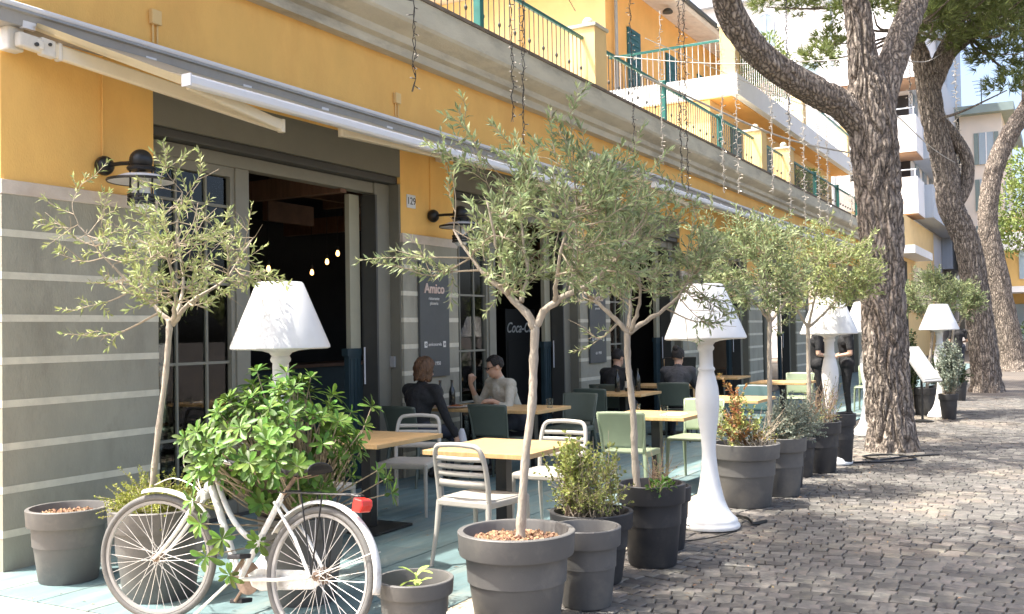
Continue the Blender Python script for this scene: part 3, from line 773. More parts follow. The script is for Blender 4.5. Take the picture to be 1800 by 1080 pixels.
pot('largest grey pot in front with bark mulch and the big olive trunk', 4.67,2.60,.315,.525, chips=520)
pot('empty grey pot tucked right behind the largest front pot', 5.26,2.47,.207,.45, soil=.55, smat=DSOIL)
pot('dark grey pot holding the scruffy half-dry plant', 5.78,2.67,.266,.44, POTD, smat=DSOIL)
pot('black pot with the thin olive trunk, left of the white lamp foot', 6.36,2.49,.232,.545, POTD)
pot('dark pot mostly hidden between the black pot and the white lamp', 6.86,2.58,.19,.45, POTD, smat=DSOIL)
pot('grey pot with red tipped plant directly right of the tall white lamp', 8.82,2.55,.306,.555, smat=DSOIL, soil=.9)
pot('grey pot with the silvery bush, second right of the tall white lamp', 9.50,2.42,.256,.545, smat=DSOIL)
pot('small grey pot squeezed in behind the silvery bush pot', 10.02,2.42,.125,.38, POTD, smat=DSOIL)
pot('dark small pot between the silvery bush and the twiggy pot', 10.75,2.50,.15,.40, POTD, smat=DSOIL)
pot('dark grey pot with bare twigs in front of the waiters\' lamp', 11.18,2.40,.23,.55, POTD, smat=DSOIL)
pot('last dark pot before the pine trunk, in front of the lamp foot', 11.88,2.33,.19,.58, POTD, smat=DSOIL)
pot('dark planter under the slanted menu board right of the pine', 18.9,2.24,.21,.48, POTD, smat=DSOIL)
pot('dark pot second right of the pine trunk', 19.26,2.05,.15,.49, POTD, smat=DSOIL)
pot('dark pot with leafy bush third right of the pine trunk', 19.6,1.92,.17,.55, POTD, smat=DSOIL)
pot('dark pot under the pale flowering plant', 18.2,1.78,.16,.42, POTD, smat=DSOIL)
pot('farthest dark pot by the second pine', 22.7,2.0,.16,.42, POTD, smat=DSOIL)

# ---------------------------------------------------------------- leaves and trees
OLV = M('olive leaf', (.265,.315,.15), .55, .12, 12, island=.5, transl=.32)
OLV2 = M('pale olive leaf', (.31,.355,.14), .55, .12, 12, island=.42, transl=.3)
OLVB = M('olive bark', (.40,.345,.27), .85, .2, 14, .5, 60, stain=(.22,.185,.14), stain_amt=.5, stain_scale=6, stretch=(1,1,.4))
TWIG = M('pale twig', (.34,.28,.20), .85, .2, 20)
def leaf(b, p, d, n, ln, wd):
    d = d.normalized(); s = d.cross(n)
    if s.length < 1e-3: s = d.orthogonal()
    s.normalize(); n2 = s.cross(d)
    m = p+d*(ln*.5)+n2*(ln*.04)
    b.add([p, m+s*(wd*.5)+n2*(wd*.18), p+d*ln-n2*(ln*.06), m-s*(wd*.5)+n2*(wd*.18), m], [(0,4,1),(1,4,2),(0,3,4),(4,3,2)])
def leafy(b, pts, f0, step, ln, wd, spread=.75):
    # opposite leaf pairs along a polyline of Vectors
    L = sum((pts[i+1]-pts[i]).length for i in range(len(pts)-1)); s = L*f0
    acc = 0; i = 0
    while s < L:
        while i < len(pts)-1 and acc+(pts[i+1]-pts[i]).length < s: acc += (pts[i+1]-pts[i]).length; i += 1
        if i >= len(pts)-1: break
        t = (s-acc)/max(1e-6, (pts[i+1]-pts[i]).length); p = pts[i].lerp(pts[i+1], t); dr = (pts[i+1]-pts[i]).normalized()
        q = dr.orthogonal().normalized(); q.rotate(Quaternion(dr, rnd(0, 6.28)))
        for sg in (1, -1):
            d = dr*rnd(.45,1.0)+q*sg*spread*rnd(.7,1.3)+Vector((0,0,rnd(-.1,.25)))
            leaf(b, p, d, dr+rdir()*.6, ln*rnd(.65,1.2), wd*rnd(.75,1.2))
        s += step*rnd(.7,1.3)
    for k in range(2): leaf(b, pts[-1], (pts[-1]-pts[-2]).normalized()+rdir()*.5, rdir(), ln*rnd(.6,1), wd)
def olive(label, trunk, limbs, cen, rad, n2, leaf_mat, ln=.052, wd=.0135, step=.028, bare=.35, side=4, extra=(), seed=1, f0=.15):
    random.seed(seed)
    t = thing('olive_tree', label, 'tree', trunk[0][:3], 0, 'potted olive trees')
    o0 = Vector(trunk[0][:3]); tb = MB()
    trunk = [p[:3]+(p[3]*.80,) for p in trunk]; limbs = [[p[:3]+(p[3]*.82,) for p in l] for l in limbs]
    tr = spline(trunk, 24)
    tb.tube([Vector(p[:3])-o0 for p in tr], [p[3]*(1+.09*math.sin(i*2.3)+.06*math.sin(i*5.1)) for i, p in enumerate(tr)], 12)
    samples = []
    for lb in limbs:
        sp = spline(lb, 12)
        tb.tube([Vector(p[:3])-o0+rdir()*.006 for p in sp], [p[3]*(1+.1*math.sin(i*2.9)) for i, p in enumerate(sp)], 8)
        samples += [(Vector(p[:3]), p[3]) for p in sp[2:]]
    tb.build('trunk', OLVB, t, smooth=180)
    tw = MB(); lf = MB(); cen = Vector(cen); rad = Vector(rad)
    tg = []
    for k in range(n2):
        d = rdir(-.75, 1); r = rnd(.45, 1.0)**.6
        tg.append(cen+Vector((d.x*rad.x, d.y*rad.y, d.z*rad.z))*r)
    tg += [Vector(e) for e in extra]
    for T in tg:
        best = min(samples, key=lambda s: (s[0]-T).length+rnd(0, .25)+.5*max(0, s[0].z-T.z))
        a = best[0]; mid = a.lerp(T, .5)+Vector((rnd(-.06,.06), rnd(-.06,.06), -.04+rnd(-.04,.05)))
        pts = [Vector(p) for p in spline([a, mid, T], 8)]
        r0 = min(best[1]*.6, .009)
        tw.tube([p-o0 for p in pts], [lerp(r0, .0018, i/8) for i in range(9)], 5, cap=False)
        if rnd(0, 1) > bare*.35: leafy(lf, [p-o0 for p in pts], .5, step*1.2, ln, wd)
        for k in range(side):
            i = random.randint(2, 7); dr = (pts[i+1]-pts[i-1]).normalized()+rdir(-.6,1)*1.0
            l2 = rnd(.10,.26)*rad.z/.5; e = pts[i]+dr.normalized()*l2; m2 = pts[i].lerp(e, .5)+rdir()*.02
            q = [pts[i], m2, e]
            tw.tube([p-o0 for p in q], [.0028,.002,.0012], 4, cap=False)
            if rnd(0, 1) > bare: leafy(lf, [p-o0 for p in q], f0, step, ln, wd)
    tw.build('twigs', TWIG, t)
    tag(lf.build('foliage', leaf_mat, t), kind='stuff')
    return t
rgt = Vector((.486,-.874,0)); fwd = Vector((.874,.486,0))
def cv(c, r, f_, z): return tuple(Vector((c[0], c[1], 0))+rgt*r+fwd*f_)[:2]+(z,)
# left bare olive
c = (4.28,4.86)
olive('sparse olive tree with many bare twigs in front of the striped wall', [(4.27,4.92,.45,.03),(4.262,4.905,.72,.026),(4.275,4.86,1.08,.022),(4.288,4.82,1.36,.022),(4.30,4.80,1.62,.024),(4.30,4.80,1.70,.024)],
      [[cv(c,.08,0,1.67)+(.022,), cv(c,-.05,.05,1.78)+(.014,), cv(c,-.28,0,2.02)+(.009,), cv(c,-.45,-.1,2.28)+(.005,)],
       [cv(c,.08,0,1.67)+(.022,), cv(c,.2,-.05,1.79)+(.015,), cv(c,.42,0,1.95)+(.009,), cv(c,.55,.1,2.2)+(.005,)],
       [cv(c,.08,0,1.67)+(.02,), cv(c,.10,.15,1.9)+(.012,), cv(c,.05,.2,2.25)+(.008,), cv(c,.1,.15,2.5)+(.005,)],
       [cv(c,.08,0,1.67)+(.02,), cv(c,.15,-.15,1.85)+(.012,), cv(c,.15,-.3,2.1)+(.007,)]],
      cv(c,.08,0,2.08), (.48,.48,.42), 62, OLV2, ln=.058, wd=.014, step=.030, bare=.36, side=3, seed=11,
      extra=[cv(c,-.70,0,2.37), cv(c,-.66,.1,2.12), cv(c,-.55,-.1,1.62), cv(c,-.5,.05,1.78), cv(c,-.45,0,2.58), cv(c,.06,0,2.74), cv(c,.0,.1,2.66), cv(c,.28,0,2.62), cv(c,.68,0,1.99), cv(c,.72,.05,1.93), cv(c,.6,-.1,2.38), cv(c,-.62,-.05,2.30), cv(c,-.34,.1,2.50)])
# big front olive
c = (4.71,2.50)
olive('large leafy olive tree in the biggest pot at the front', [(4.685,2.585,.46,.036),(4.69,2.575,.62,.031),(4.70,2.55,.92,.027),(4.708,2.51,1.2,.028),(4.712,2.50,1.40,.028),(4.713,2.485,1.62,.031)],
      [[cv(c,.01,0,1.60)+(.028,), cv(c,-.03,.0,1.68)+(.026,), cv(c,-.14,.02,1.80)+(.02,), cv(c,-.28,.05,1.92)+(.012,), cv(c,-.42,.1,2.15)+(.007,)],
       [cv(c,.01,0,1.60)+(.028,), cv(c,.06,-.02,1.69)+(.025,), cv(c,.16,-.05,1.76)+(.02,), cv(c,.32,-.05,1.84)+(.013,), cv(c,.5,-.1,2.05)+(.008,)],
       [cv(c,-.06,0,1.74)+(.018,), cv(c,-.02,.1,1.9)+(.012,), cv(c,-.05,.2,2.2)+(.008,), cv(c,.0,.2,2.45)+(.005,)],
       [cv(c,.12,-.04,1.74)+(.018,), cv(c,.14,-.2,1.95)+(.011,), cv(c,.22,-.3,2.2)+(.007,)],
       [cv(c,-.12,.02,1.78)+(.016,), cv(c,-.18,-.2,2.0)+(.010,), cv(c,-.22,-.3,2.25)+(.006,)],
       [cv(c,.2,-.05,1.79)+(.014,), cv(c,.25,.1,2.1)+(.009,), cv(c,.25,.05,2.4)+(.005,)]],
      cv(c,.19,0,2.15), (.50,.50,.44), 92, OLV, ln=.062, wd=.0155, step=.027, bare=.22, side=4, seed=21,
      extra=[cv(c,-.82,-.05,1.96), cv(c,-.80,-.05,1.99), cv(c,-.72,-.05,1.95), cv(c,-.55,0,2.6), cv(c,-.48,.1,2.68), cv(c,-.38,0,2.78), cv(c,-.3,0,2.62), cv(c,.12,.05,2.78), cv(c,.22,0,2.82), cv(c,.28,.05,2.7), cv(c,.18,0,2.72), cv(c,-.2,.1,2.72), cv(c,.62,0,2.42), cv(c,.55,0,2.5)])
# olive in the black pot
c = (6.27,2.58)
olive('olive tree with a thin straight trunk in the black pot', [(6.31,2.57,.48,.033),(6.30,2.58,.75,.03),(6.29,2.58,1.0,.027),(6.265,2.60,1.35,.026),(6.26,2.60,1.58,.028)],
      [[cv(c,-.01,0,1.56)+(.024,), cv(c,-.12,0,1.68)+(.02,), cv(c,-.3,.05,1.85)+(.011,)],
       [cv(c,-.01,0,1.56)+(.024,), cv(c,.1,0,1.64)+(.02,), cv(c,.28,-.05,1.76)+(.012,), cv(c,.42,-.1,1.95)+(.007,)],
       [cv(c,-.01,0,1.57)+(.02,), cv(c,.02,.15,1.8)+(.012,), cv(c,.05,.2,2.2)+(.007,)],
       [cv(c,.0,0,1.57)+(.02,), cv(c,.05,-.15,1.8)+(.012,), cv(c,.0,-.25,2.15)+(.007,)]],
      cv(c,.12,0,2.12), (.52,.52,.46), 82, OLV, ln=.06, wd=.0145, step=.028, bare=.2, side=4, seed=31,
      extra=[cv(c,.62,-.1,1.70), cv(c,.58,-.15,1.62), cv(c,.5,-.2,1.60), cv(c,.55,-.1,1.68), cv(c,.48,-.1,1.78), cv(c,.12,.1,2.7), cv(c,.38,.1,2.66), cv(c,-.3,0,1.58), cv(c,.72,0,1.86)])
c = (9.36,2.58)
olive('olive tree behind the red tipped plant, right of the tall lamp', [(9.45,2.49,.5,.032),(9.44,2.48,1.0,.028),(9.43,2.47,1.4,.027),(9.43,2.46,1.66,.027)],
      [[(9.43,2.46,1.64,.022), (9.38,2.56,1.8,.016), (9.3,2.75,2.05,.008)], [(9.43,2.46,1.64,.022), (9.5,2.35,1.8,.015), (9.6,2.2,2.05,.008)], [(9.43,2.46,1.64,.022), (9.35,2.45,1.9,.014), (9.3,2.5,2.3,.007)], [(9.43,2.46,1.64,.022), (9.55,2.55,1.9,.014), (9.5,2.6,2.3,.007)]],
      cv(c,-.02,0,2.17), (.56,.60,.50), 88, OLV, ln=.066, wd=.016, step=.03, bare=.12, side=4, seed=41, extra=[cv(c,-.6,0,2.55), cv(c,-.45,0,2.7), cv(c,.2,0,1.55)])
c = (11.14,2.36)
olive('olive tree in the twiggy pot in front of the waiters', [(11.13,2.49,.5,.034),(11.12,2.49,1.0,.029),(11.10,2.48,1.6,.027)],
      [[(11.1,2.48,1.58,.022), (11.05,2.6,1.8,.015), (10.98,2.75,2.1,.008)], [(11.1,2.48,1.58,.022), (11.2,2.3,1.75,.015), (11.35,2.05,2.05,.008)], [(11.1,2.48,1.58,.022), (11.1,2.4,1.9,.014), (11.1,2.3,2.35,.007)]],
      cv(c,.06,0,2.22), (.60,.62,.52), 88, OLV2, ln=.07, wd=.017, step=.032, bare=.1, side=4, seed=51, extra=[cv(c,.6,0,2.1), cv(c,.66,0,2.3)])
c = (18.93,2.05)
olive('distant olive tree over the farthest white lampshade', [(18.92,2.2,.4,.035),(18.94,2.14,.9,.03),(18.96,2.08,1.45,.03)],
      [[(18.96,2.08,1.43,.022), (18.9,2.2,1.7,.015), (18.8,2.35,2.0,.008)], [(18.96,2.08,1.43,.022), (19.05,1.9,1.7,.015), (19.15,1.7,2.0,.008)], [(18.96,2.08,1.43,.02), (18.9,2.0,1.9,.01), (18.9,2.0,2.3,.006)]],
      cv(c,-.05,0,2.12), (.52,.56,.48), 80, OLV, ln=.085, wd=.022, step=.045, bare=.05, side=4, seed=61)
c = (19.66,1.7)
olive('farthest olive tree beside the second pine', [(19.6,1.92,.45,.03),(19.6,1.86,.9,.027),(19.62,1.80,1.5,.027)],
      [[(19.62,1.8,1.48,.02), (19.6,1.95,1.75,.014), (19.5,2.05,2.0,.008)], [(19.62,1.8,1.48,.02), (19.7,1.6,1.75,.014), (19.8,1.45,2.0,.008)]],
      cv(c,.0,0,2.05), (.42,.42,.40), 60, OLV, ln=.085, wd=.022, step=.045, bare=.05, side=4, seed=71)

# ---------------------------------------------------------------- glossy shrub (every large leaf its own piece)
random.seed(5)
PITT = M('glossy shrub leaf', (.105,.195,.032), .45, .2, 10, island=.55, transl=.25, spec=.35)
sh = thing('pittosporum_shrub', 'dense shrub with bright glossy leaf rosettes behind the bicycle', 'shrub', (4.62,4.03,.45))
s0 = Vector((4.62,4.03,.45))
def big_leaf_mesh(ln, wd, curl):
    b = MB(); k = 5; prof = [.12,.42,.74,1.0,.96,.30]
    for i in range(k+1):
        t = i/k; z = -curl*t*t*ln; wv = wd*.5*prof[i]
        b.v += [(t*ln, -wv, z+wv*.28), (t*ln, 0, z), (t*ln, wv, z+wv*.28)]
    for i in range(k):
        for j in range(2): b.f.append((i*3+j, i*3+j+1, (i+1)*3+j+1, (i+1)*3+j))
    return b
lm = [big_leaf_mesh(1, .32+.04*(k % 3), .08+.10*k/6) for k in range(6)]
lme = [b.mesh('leaf', PITT, 180) for b in lm]
leaves = []
stem = MB()
cs = Vector((4.44,4.02,.94)); rads = Vector((.44,.44,.43))
ros = []
for k in range(190):
    d = rdir(-.72, 1); r = rnd(.5, 1)**.45
    ros.append(cs+Vector((d.x*rads.x, d.y*rads.y, d.z*rads.z))*r*rnd(.92,1.1))
ros += [cs+rgt*a+fwd*f_+Vector((0,0,z)) for a, f_, z in ((.60,0,-.20),(.64,-.1,-.27),(.56,-.1,-.14),(.5,-.15,.12),(.52,0,.22),(-.46,-.1,.1),(-.2,-.55,-.42),(-.27,-.6,-.5),(-.15,-.6,-.6),(-.33,-.5,-.35),(-.02,-.5,-.45),(-.42,-.35,-.25),(-.38,-.4,-.1))]
ros += [Vector((rnd(3.72,4.0), rnd(3.8,4.16), rnd(.82,1.14))) for _ in range(24)]+[Vector((rnd(3.85,4.05), rnd(3.45,3.8), rnd(.86,1.05))) for _ in range(11)]
for T in ros:
    base = s0+Vector((rnd(-.06,.06), rnd(-.06,.06), 0)); mid = base.lerp(T, .5)+Vector((rnd(-.05,.05), rnd(-.05,.05), rnd(-.04,.04)))
    pts = [Vector(p) for p in spline([base, mid, T], 6)]
    stem.tube([p-s0 for p in pts], [lerp(.008, .003, i/6) for i in range(7)], 5, cap=False)
    ax = ((T-cs).normalized()+Vector((0,0,.55))).normalized(); n = random.randint(10, 14); a0 = rnd(0, 6)
    for j in range(n):
        el = lerp(-.15, 1.05, (j/n)**1.2)+rnd(-.15,.15); a = a0+j*2.4
        o1 = ax.orthogonal().normalized(); o2 = ax.cross(o1)
        d = (o1*math.cos(a)+o2*math.sin(a))*math.cos(el)+ax*math.sin(el)
        yv = ax.cross(d)
        if yv.length < 1e-3: yv = d.orthogonal()
        yv.normalize(); zv = d.cross(yv)
        ln = rnd(.055,.105)*(1-.3*(j/n)); 
        mt = Matrix((d, yv, zv)).transposed().to_4x4(); mt.translation = T-s0+d*.006
        leaves.append((mt @ Matrix.Diagonal((ln, ln, ln, 1)), (T-Vector((0,0,H))).length-.25*max(0, (T-cs).dot(-fwd))))
stem.build('stems', TWIG, sh)
leaves.sort(key=lambda t: t[1])
for mt, d in leaves[:300]:
    o = bpy.data.objects.new('leaf', random.choice(lme)); COL.objects.link(o); o.parent = sh; o.matrix_local = mt
b = MB()
for mt, d in leaves[300:]:
    q = random.choice(lm); b.add([mt @ Vector(v) for v in q.v], q.f)
tag(b.build('inner_foliage', PITT, sh, smooth=180), kind='stuff')

# ---------------------------------------------------------------- small plants in pots
def bush(name, label, base, cen, rad, stems, lmat, ln, wd, step, twig=TWIG, side=2, bare=.2, seed=1, r0=.004, f0=.25):
    random.seed(seed)
    t = thing(name, label, 'plant', base, 0, 'low plants in the pots'); o0 = Vector(base); tw = MB(); lf = MB()
    for k in range(stems):
        d = rdir(-.5, 1); r = rnd(.3, 1)**.5; T = Vector(cen)+Vector((d.x*rad[0], d.y*rad[1], d.z*rad[2]))*r
        a = o0+Vector((rnd(-.5,.5)*rad[0], rnd(-.5,.5)*rad[1], 0)); mid = a.lerp(T, .5)+rdir()*.03
        pts = [Vector(p)-o0 for p in spline([a, mid, T], 5)]
        tw.tube(pts, [lerp(r0, .0012, i/5) for i in range(6)], 4, cap=False)
        if rnd(0, 1) > bare: leafy(lf, pts, f0, step, ln, wd, .9)
        for j in range(side):
            i = random.randint(2, 4); e = pts[i]+((pts[i+1]-pts[i-1]).normalized()+rdir()*.9)*rnd(.05,.14)
            tw.tube([pts[i], e], [.002,.001], 4, cap=False)
            if rnd(0, 1) > bare: leafy(lf, [pts[i], e], .1, step, ln, wd, .9)
    tw.build('stems', twig, t)
    if lf.v: tag(lf.build('foliage', lmat, t), kind='stuff')
    return t
YGREEN = M('yellow green sprig leaf', (.38,.42,.12), .5, .15, 12, island=.35, transl=.3)
CREEP = M('yellow green creeper leaf', (.27,.30,.05), .55, .15, 14, island=.4, transl=.25)
SCR = M('scruffy leaf', (.27,.30,.085), .6, .3, 12, island=.5, transl=.25)
RED = M('red tipped leaf', (.36,.17,.06), .5, .4, 14, island=.5, transl=.3, stain=(.24,.29,.07), stain_amt=1., stain_scale=5)
SILV = M('silvery leaf', (.27,.31,.24), .6, .15, 12, island=.35, transl=.2)
DKG = M('dark hedge leaf', (.06,.095,.03), .5, .2, 12, island=.45, transl=.2)
DRY = M('dry twig', (.30,.21,.14), .85, .25, 20)
bush('creeping_plant', 'yellow-green creeper spilling over the pot behind the front wheel', (4.30,4.90,.50), (4.30,4.90,.58), (.29,.29,.10), 150, CREEP, .016, .012, .014, side=3, bare=.05, seed=81, r0=.002)
bush('scruffy_plant', 'scruffy half-dry plant with yellowish top in the dark pot', (5.78,2.67,.38), (5.75,2.70,.63), (.30,.30,.27), 84, SCR, .028, .016, .028, TWIG, 3, .35, 82, .004, .3)
bush('scruffy_plant', 'taller green sprig with pale top at the back of the dark pot', (5.70,2.76,.38), (5.70,2.74,.80), (.11,.11,.15), 22, YGREEN, .036, .02, .022, DRY, 2, .05, 83)
bush('leafy_sprig', 'small bright green sprig at the edge of the black pot', (6.20,2.38,.50), (6.18,2.36,.58), (.09,.09,.06), 8, PITT, .05, .022, .03, seed=84, side=0, bare=0)
bush('dry_weed', 'dry reddish weed behind the thin trunk in the black pot', (6.5,2.52,.48), (6.52,2.5,.60), (.10,.10,.08), 24, SCR, .012, .008, .03, DRY, 2, .6, 85, .0025)
bush('red_tipped_plant', 'red tipped leafy plant with pale dry canes', (8.82,2.55,.50), (8.76,2.62,.74), (.27,.27,.28), 34, SCR, .036, .020, .034, TWIG, 2, .3, 86, .005)
bush('red_leaved_stems', 'reddish brown leaves low among the canes of the red tipped plant', (8.78,2.58,.50), (8.78,2.60,.68), (.22,.22,.18), 18, RED, .036, .020, .032, DRY, 2, .1, 95, .004)
bush('red_tipped_plant', 'tall lone red shoot above the red tipped plant', (8.78,2.58,.5), (8.74,2.62,1.06), (.05,.05,.10), 4, RED, .045, .022, .03, DRY, 1, 0, 87, .005)
bush('cut_canes', 'pale dry canes leaning in the red tipped plant pot', (8.92,2.48,.5), (9.0,2.36,.72), (.15,.15,.22), 18, RED, .02, .01, .2, TWIG, 1, 1.1, 88, .006)
bush('silvery_bush', 'silvery grey-green bush spilling right over its pot', (9.52,2.42,.5), (9.62,2.30,.68), (.30,.30,.22), 90, SILV, .03, .017, .022, side=3, bare=.05, seed=89)
bush('bare_twigs', 'leafless dark twigs standing before the third white lamp', (11.2,2.4,.5), (11.22,2.36,.82), (.26,.26,.30), 46, SCR, .02, .01, .05, DRY, 3, .85, 90, .004)
bush('bare_twigs', 'low dry stems around the trunk in the twiggy pot', (11.15,2.42,.5), (11.16,2.38,.60), (.2,.2,.10), 46, OLV2, .02, .01, .04, DRY, 2, .5, 91, .003)
bush('leafy_bush', 'leafy dark bush in the pots under the farthest lamp', (19.6,1.92,.45), (19.5,2.0,.75), (.42,.42,.34), 110, DKG, .06, .03, .035, side=3, bare=0, seed=92)
bush('leafy_bush', 'dark green hedge plant behind the slanted menu board', (18.9,2.6,.1), (18.9,2.7,1.0), (.45,.45,.75), 150, DKG, .07, .035, .04, side=3, bare=0, seed=93)
bush('flowering_bush', 'pale flowering plant climbing beside the farthest lamp', (18.2,1.78,.35), (18.2,1.76,.95), (.22,.22,.5), 60, SILV, .06, .035, .05, side=3, bare=.1, seed=94)
# seedling with a few large leaves
sd = thing('seedling', 'single bright green leafy seedling in the small pot', 'plant', (4.23,2.94,.21))
YG = M('bright young leaf', (.42,.55,.14), .45, .1, 10, island=.15, transl=.3)
MB().tube([(0,0,0),(.005,0,.08),(0,.01,.15)], [.011,.009,.006], 6).build('stem', YG, sd, smooth=180)
ym_ = [big_leaf_mesh(1, .42, .3).mesh('leaf', YG, 180), big_leaf_mesh(1, .36, .6).mesh('leaf', YG, 180)]
random.seed(3)
for j in range(8):
    a = j*2.4+.5; el = rnd(.15, .9); d = Vector((math.cos(a)*math.cos(el), math.sin(a)*math.cos(el), math.sin(el))); yv = Vector((0,0,1)).cross(d).normalized(); ln = rnd(.08,.12)
    mt = Matrix((d, yv, d.cross(yv))).transposed().to_4x4(); mt.translation = Vector((0,.005,.07+.011*j))
    o = bpy.data.objects.new('leaf', ym_[j % 2]); COL.objects.link(o); o.parent = sd; o.matrix_local = mt @ Matrix.Diagonal((ln,ln,ln,1))
# ---------------------------------------------------------------- pines
from mathutils import noise as mno
def bark_mat():
    m = bpy.data.materials.new('furrowed pine bark'); m.use_nodes = True
    n = m.node_tree; N = n.nodes; L = n.links; b = N['Principled BSDF']; b.inputs['Roughness'].default_value = .92
    tc = N.new('ShaderNodeTexCoord'); nz = N.new('ShaderNodeTexNoise'); nz.inputs['Scale'].default_value = 5; nz.inputs['Detail'].default_value = 4
    L.new(tc.outputs['Object'], nz.inputs['Vector'])
    ad = N.new('ShaderNodeVectorMath'); ad.operation = 'MULTIPLY_ADD'; ad.inputs[1].default_value = (.12,.12,.12)
    L.new(nz.outputs['Color'], ad.inputs[0]); L.new(tc.outputs['Object'], ad.inputs[2])
    mp = N.new('ShaderNodeMapping'); mp.inputs['Scale'].default_value = (19,19,3.6); L.new(ad.outputs[0], mp.inputs['Vector'])
    vo = N.new('ShaderNodeTexVoronoi'); vo.feature = 'DISTANCE_TO_EDGE'; vo.inputs['Scale'].default_value = 1.0; L.new(mp.outputs[0], vo.inputs['Vector'])
    vc = N.new('ShaderNodeTexVoronoi'); vc.inputs['Scale'].default_value = 1.0; L.new(mp.outputs[0], vc.inputs['Vector'])
    rp = N.new('ShaderNodeValToRGB'); e = rp.color_ramp.elements; e[0].position = .02; e[0].color = (.10,.08,.062,1); e[1].position = .34; e[1].color = (.37,.305,.235,1)
    x = e.new(.12); x.color = (.23,.18,.14,1); L.new(vo.outputs['Distance'], rp.inputs['Fac'])
    n2 = N.new('ShaderNodeTexNoise'); n2.inputs['Scale'].default_value = 30; n2.inputs['Detail'].default_value = 6; L.new(tc.outputs['Object'], n2.inputs['Vector'])
    r2 = N.new('ShaderNodeValToRGB'); r2.color_ramp.elements[0].color = (.55,.55,.56,1); r2.color_ramp.elements[1].color = (1.35,1.3,1.22,1); r2.color_ramp.elements[0].position = .3; r2.color_ramp.elements[1].position = .7
    L.new(n2.outputs['Fac'], r2.inputs['Fac'])
    mx = N.new('ShaderNodeMixRGB'); mx.blend_type = 'MULTIPLY'; mx.inputs['Fac'].default_value = 1; L.new(rp.outputs['Color'], mx.inputs['Color1']); L.new(r2.outputs['Color'], mx.inputs['Color2'])
    m2 = N.new('ShaderNodeMixRGB'); m2.blend_type = 'MULTIPLY'; m2.inputs['Fac'].default_value = .0; L.new(mx.outputs['Color'], m2.inputs['Color1']); L.new(vc.outputs['Color'], m2.inputs['Color2'])
    hs = N.new('ShaderNodeHueSaturation'); hs.inputs['Saturation'].default_value = .75; L.new(m2.outputs['Color'], hs.inputs['Color']); L.new(hs.outputs['Color'], b.inputs['Base Color'])
    mm = N.new('ShaderNodeMath'); mm.operation = 'MINIMUM'; mm.inputs[1].default_value = .3; L.new(vo.outputs['Distance'], mm.inputs[0])
    mz = N.new('ShaderNodeMath'); mz.operation = 'MULTIPLY_ADD'; mz.inputs[1].default_value = .12; L.new(n2.outputs['Fac'], mz.inputs[0]); L.new(mm.outputs[0], mz.inputs[2])
    bp = N.new('ShaderNodeBump'); bp.inputs['Strength'].default_value = 1.; bp.inputs['Distance'].default_value = .06; L.new(mz.outputs[0], bp.inputs['Height']); L.new(bp.outputs['Normal'], b.inputs['Normal'])
    return m
PBARK = bark_mat()
NEED = M('pine needle', (.16,.20,.06), .55, .15, 10, island=.4, transl=.25)
def bark_tube(b, path, nseg, n, amp, off, flare=0):
    sp = spline(path, nseg); pts = [Vector(p[:3]) for p in sp]; k = len(pts)
    vs = []; fs = []; prev = None; ln = 0
    for i, p in enumerate(pts):
        t = (pts[min(i+1, k-1)]-pts[max(i-1, 0)]).normalized()
        nx = t.orthogonal().normalized() if prev is None else (prev-t*prev.dot(t)).normalized()
        prev = nx; ny = t.cross(nx); r = sp[i][3]
        if i: ln += (pts[i]-pts[i-1]).length
        for j in range(n):
            a = 2*math.pi*j/n; ca, sa = math.cos(a), math.sin(a)
            q = Vector((ca*r*13, sa*r*13, ln*2.6+off))
            q2 = q+Vector((0,0,0)); wv = mno.noise(Vector((ca*r*3, sa*r*3, ln*1.3+off)))
            q.x += wv*1.2; q.y += wv*1.2
            rg = 1-abs(mno.noise(q))*2.6
            fine = mno.noise(Vector((ca*r*30, sa*r*30, ln*11+off)))
            fl = flare*max(0, 1-ln/.55)**2*(1+.45*math.sin(a*5+off)+.25*math.sin(a*9))
            rr = r*(1+.05*mno.noise(Vector((ca*1.2, sa*1.2, ln*.8+off))))+amp*(-max(-.2, min(1., rg*1.4-.55)))*1.0+amp*.28*fine+fl
            vs.append(p+(nx*ca+ny*sa)*rr)
    for i in range(k-1):
        for j in range(n): fs.append((i*n+j, i*n+(j+1) % n, (i+1)*n+(j+1) % n, (i+1)*n+j))
    fs.append(tuple((k-1)*n+j for j in range(n)))
    b.add(vs, fs); return pts
def crown(b, clumps, tufts, nl, nw, nn=12):
    tot = sum(c[3]**2 for c in clumps)
    for (cx, cy, cz, cr) in clumps:
        for k in range(int(tufts*cr*cr/tot)):
            d = rdir(-.7, 1); r = cr*rnd(.25, 1)**.6; p = Vector((cx+d.x*r, cy+d.y*r, cz+d.z*r*.62))
            ax = (d+Vector((0,0,.7))).normalized()
            for j in range(nn):
                dd = (ax+rdir()*.85).normalized(); s = dd.orthogonal().normalized(); s.rotate(Quaternion(dd, rnd(0, 6)))
                l = nl*rnd(.7,1.2); b.add([p-s*nw, p+s*nw, p+dd*l], [(0,1,2)])
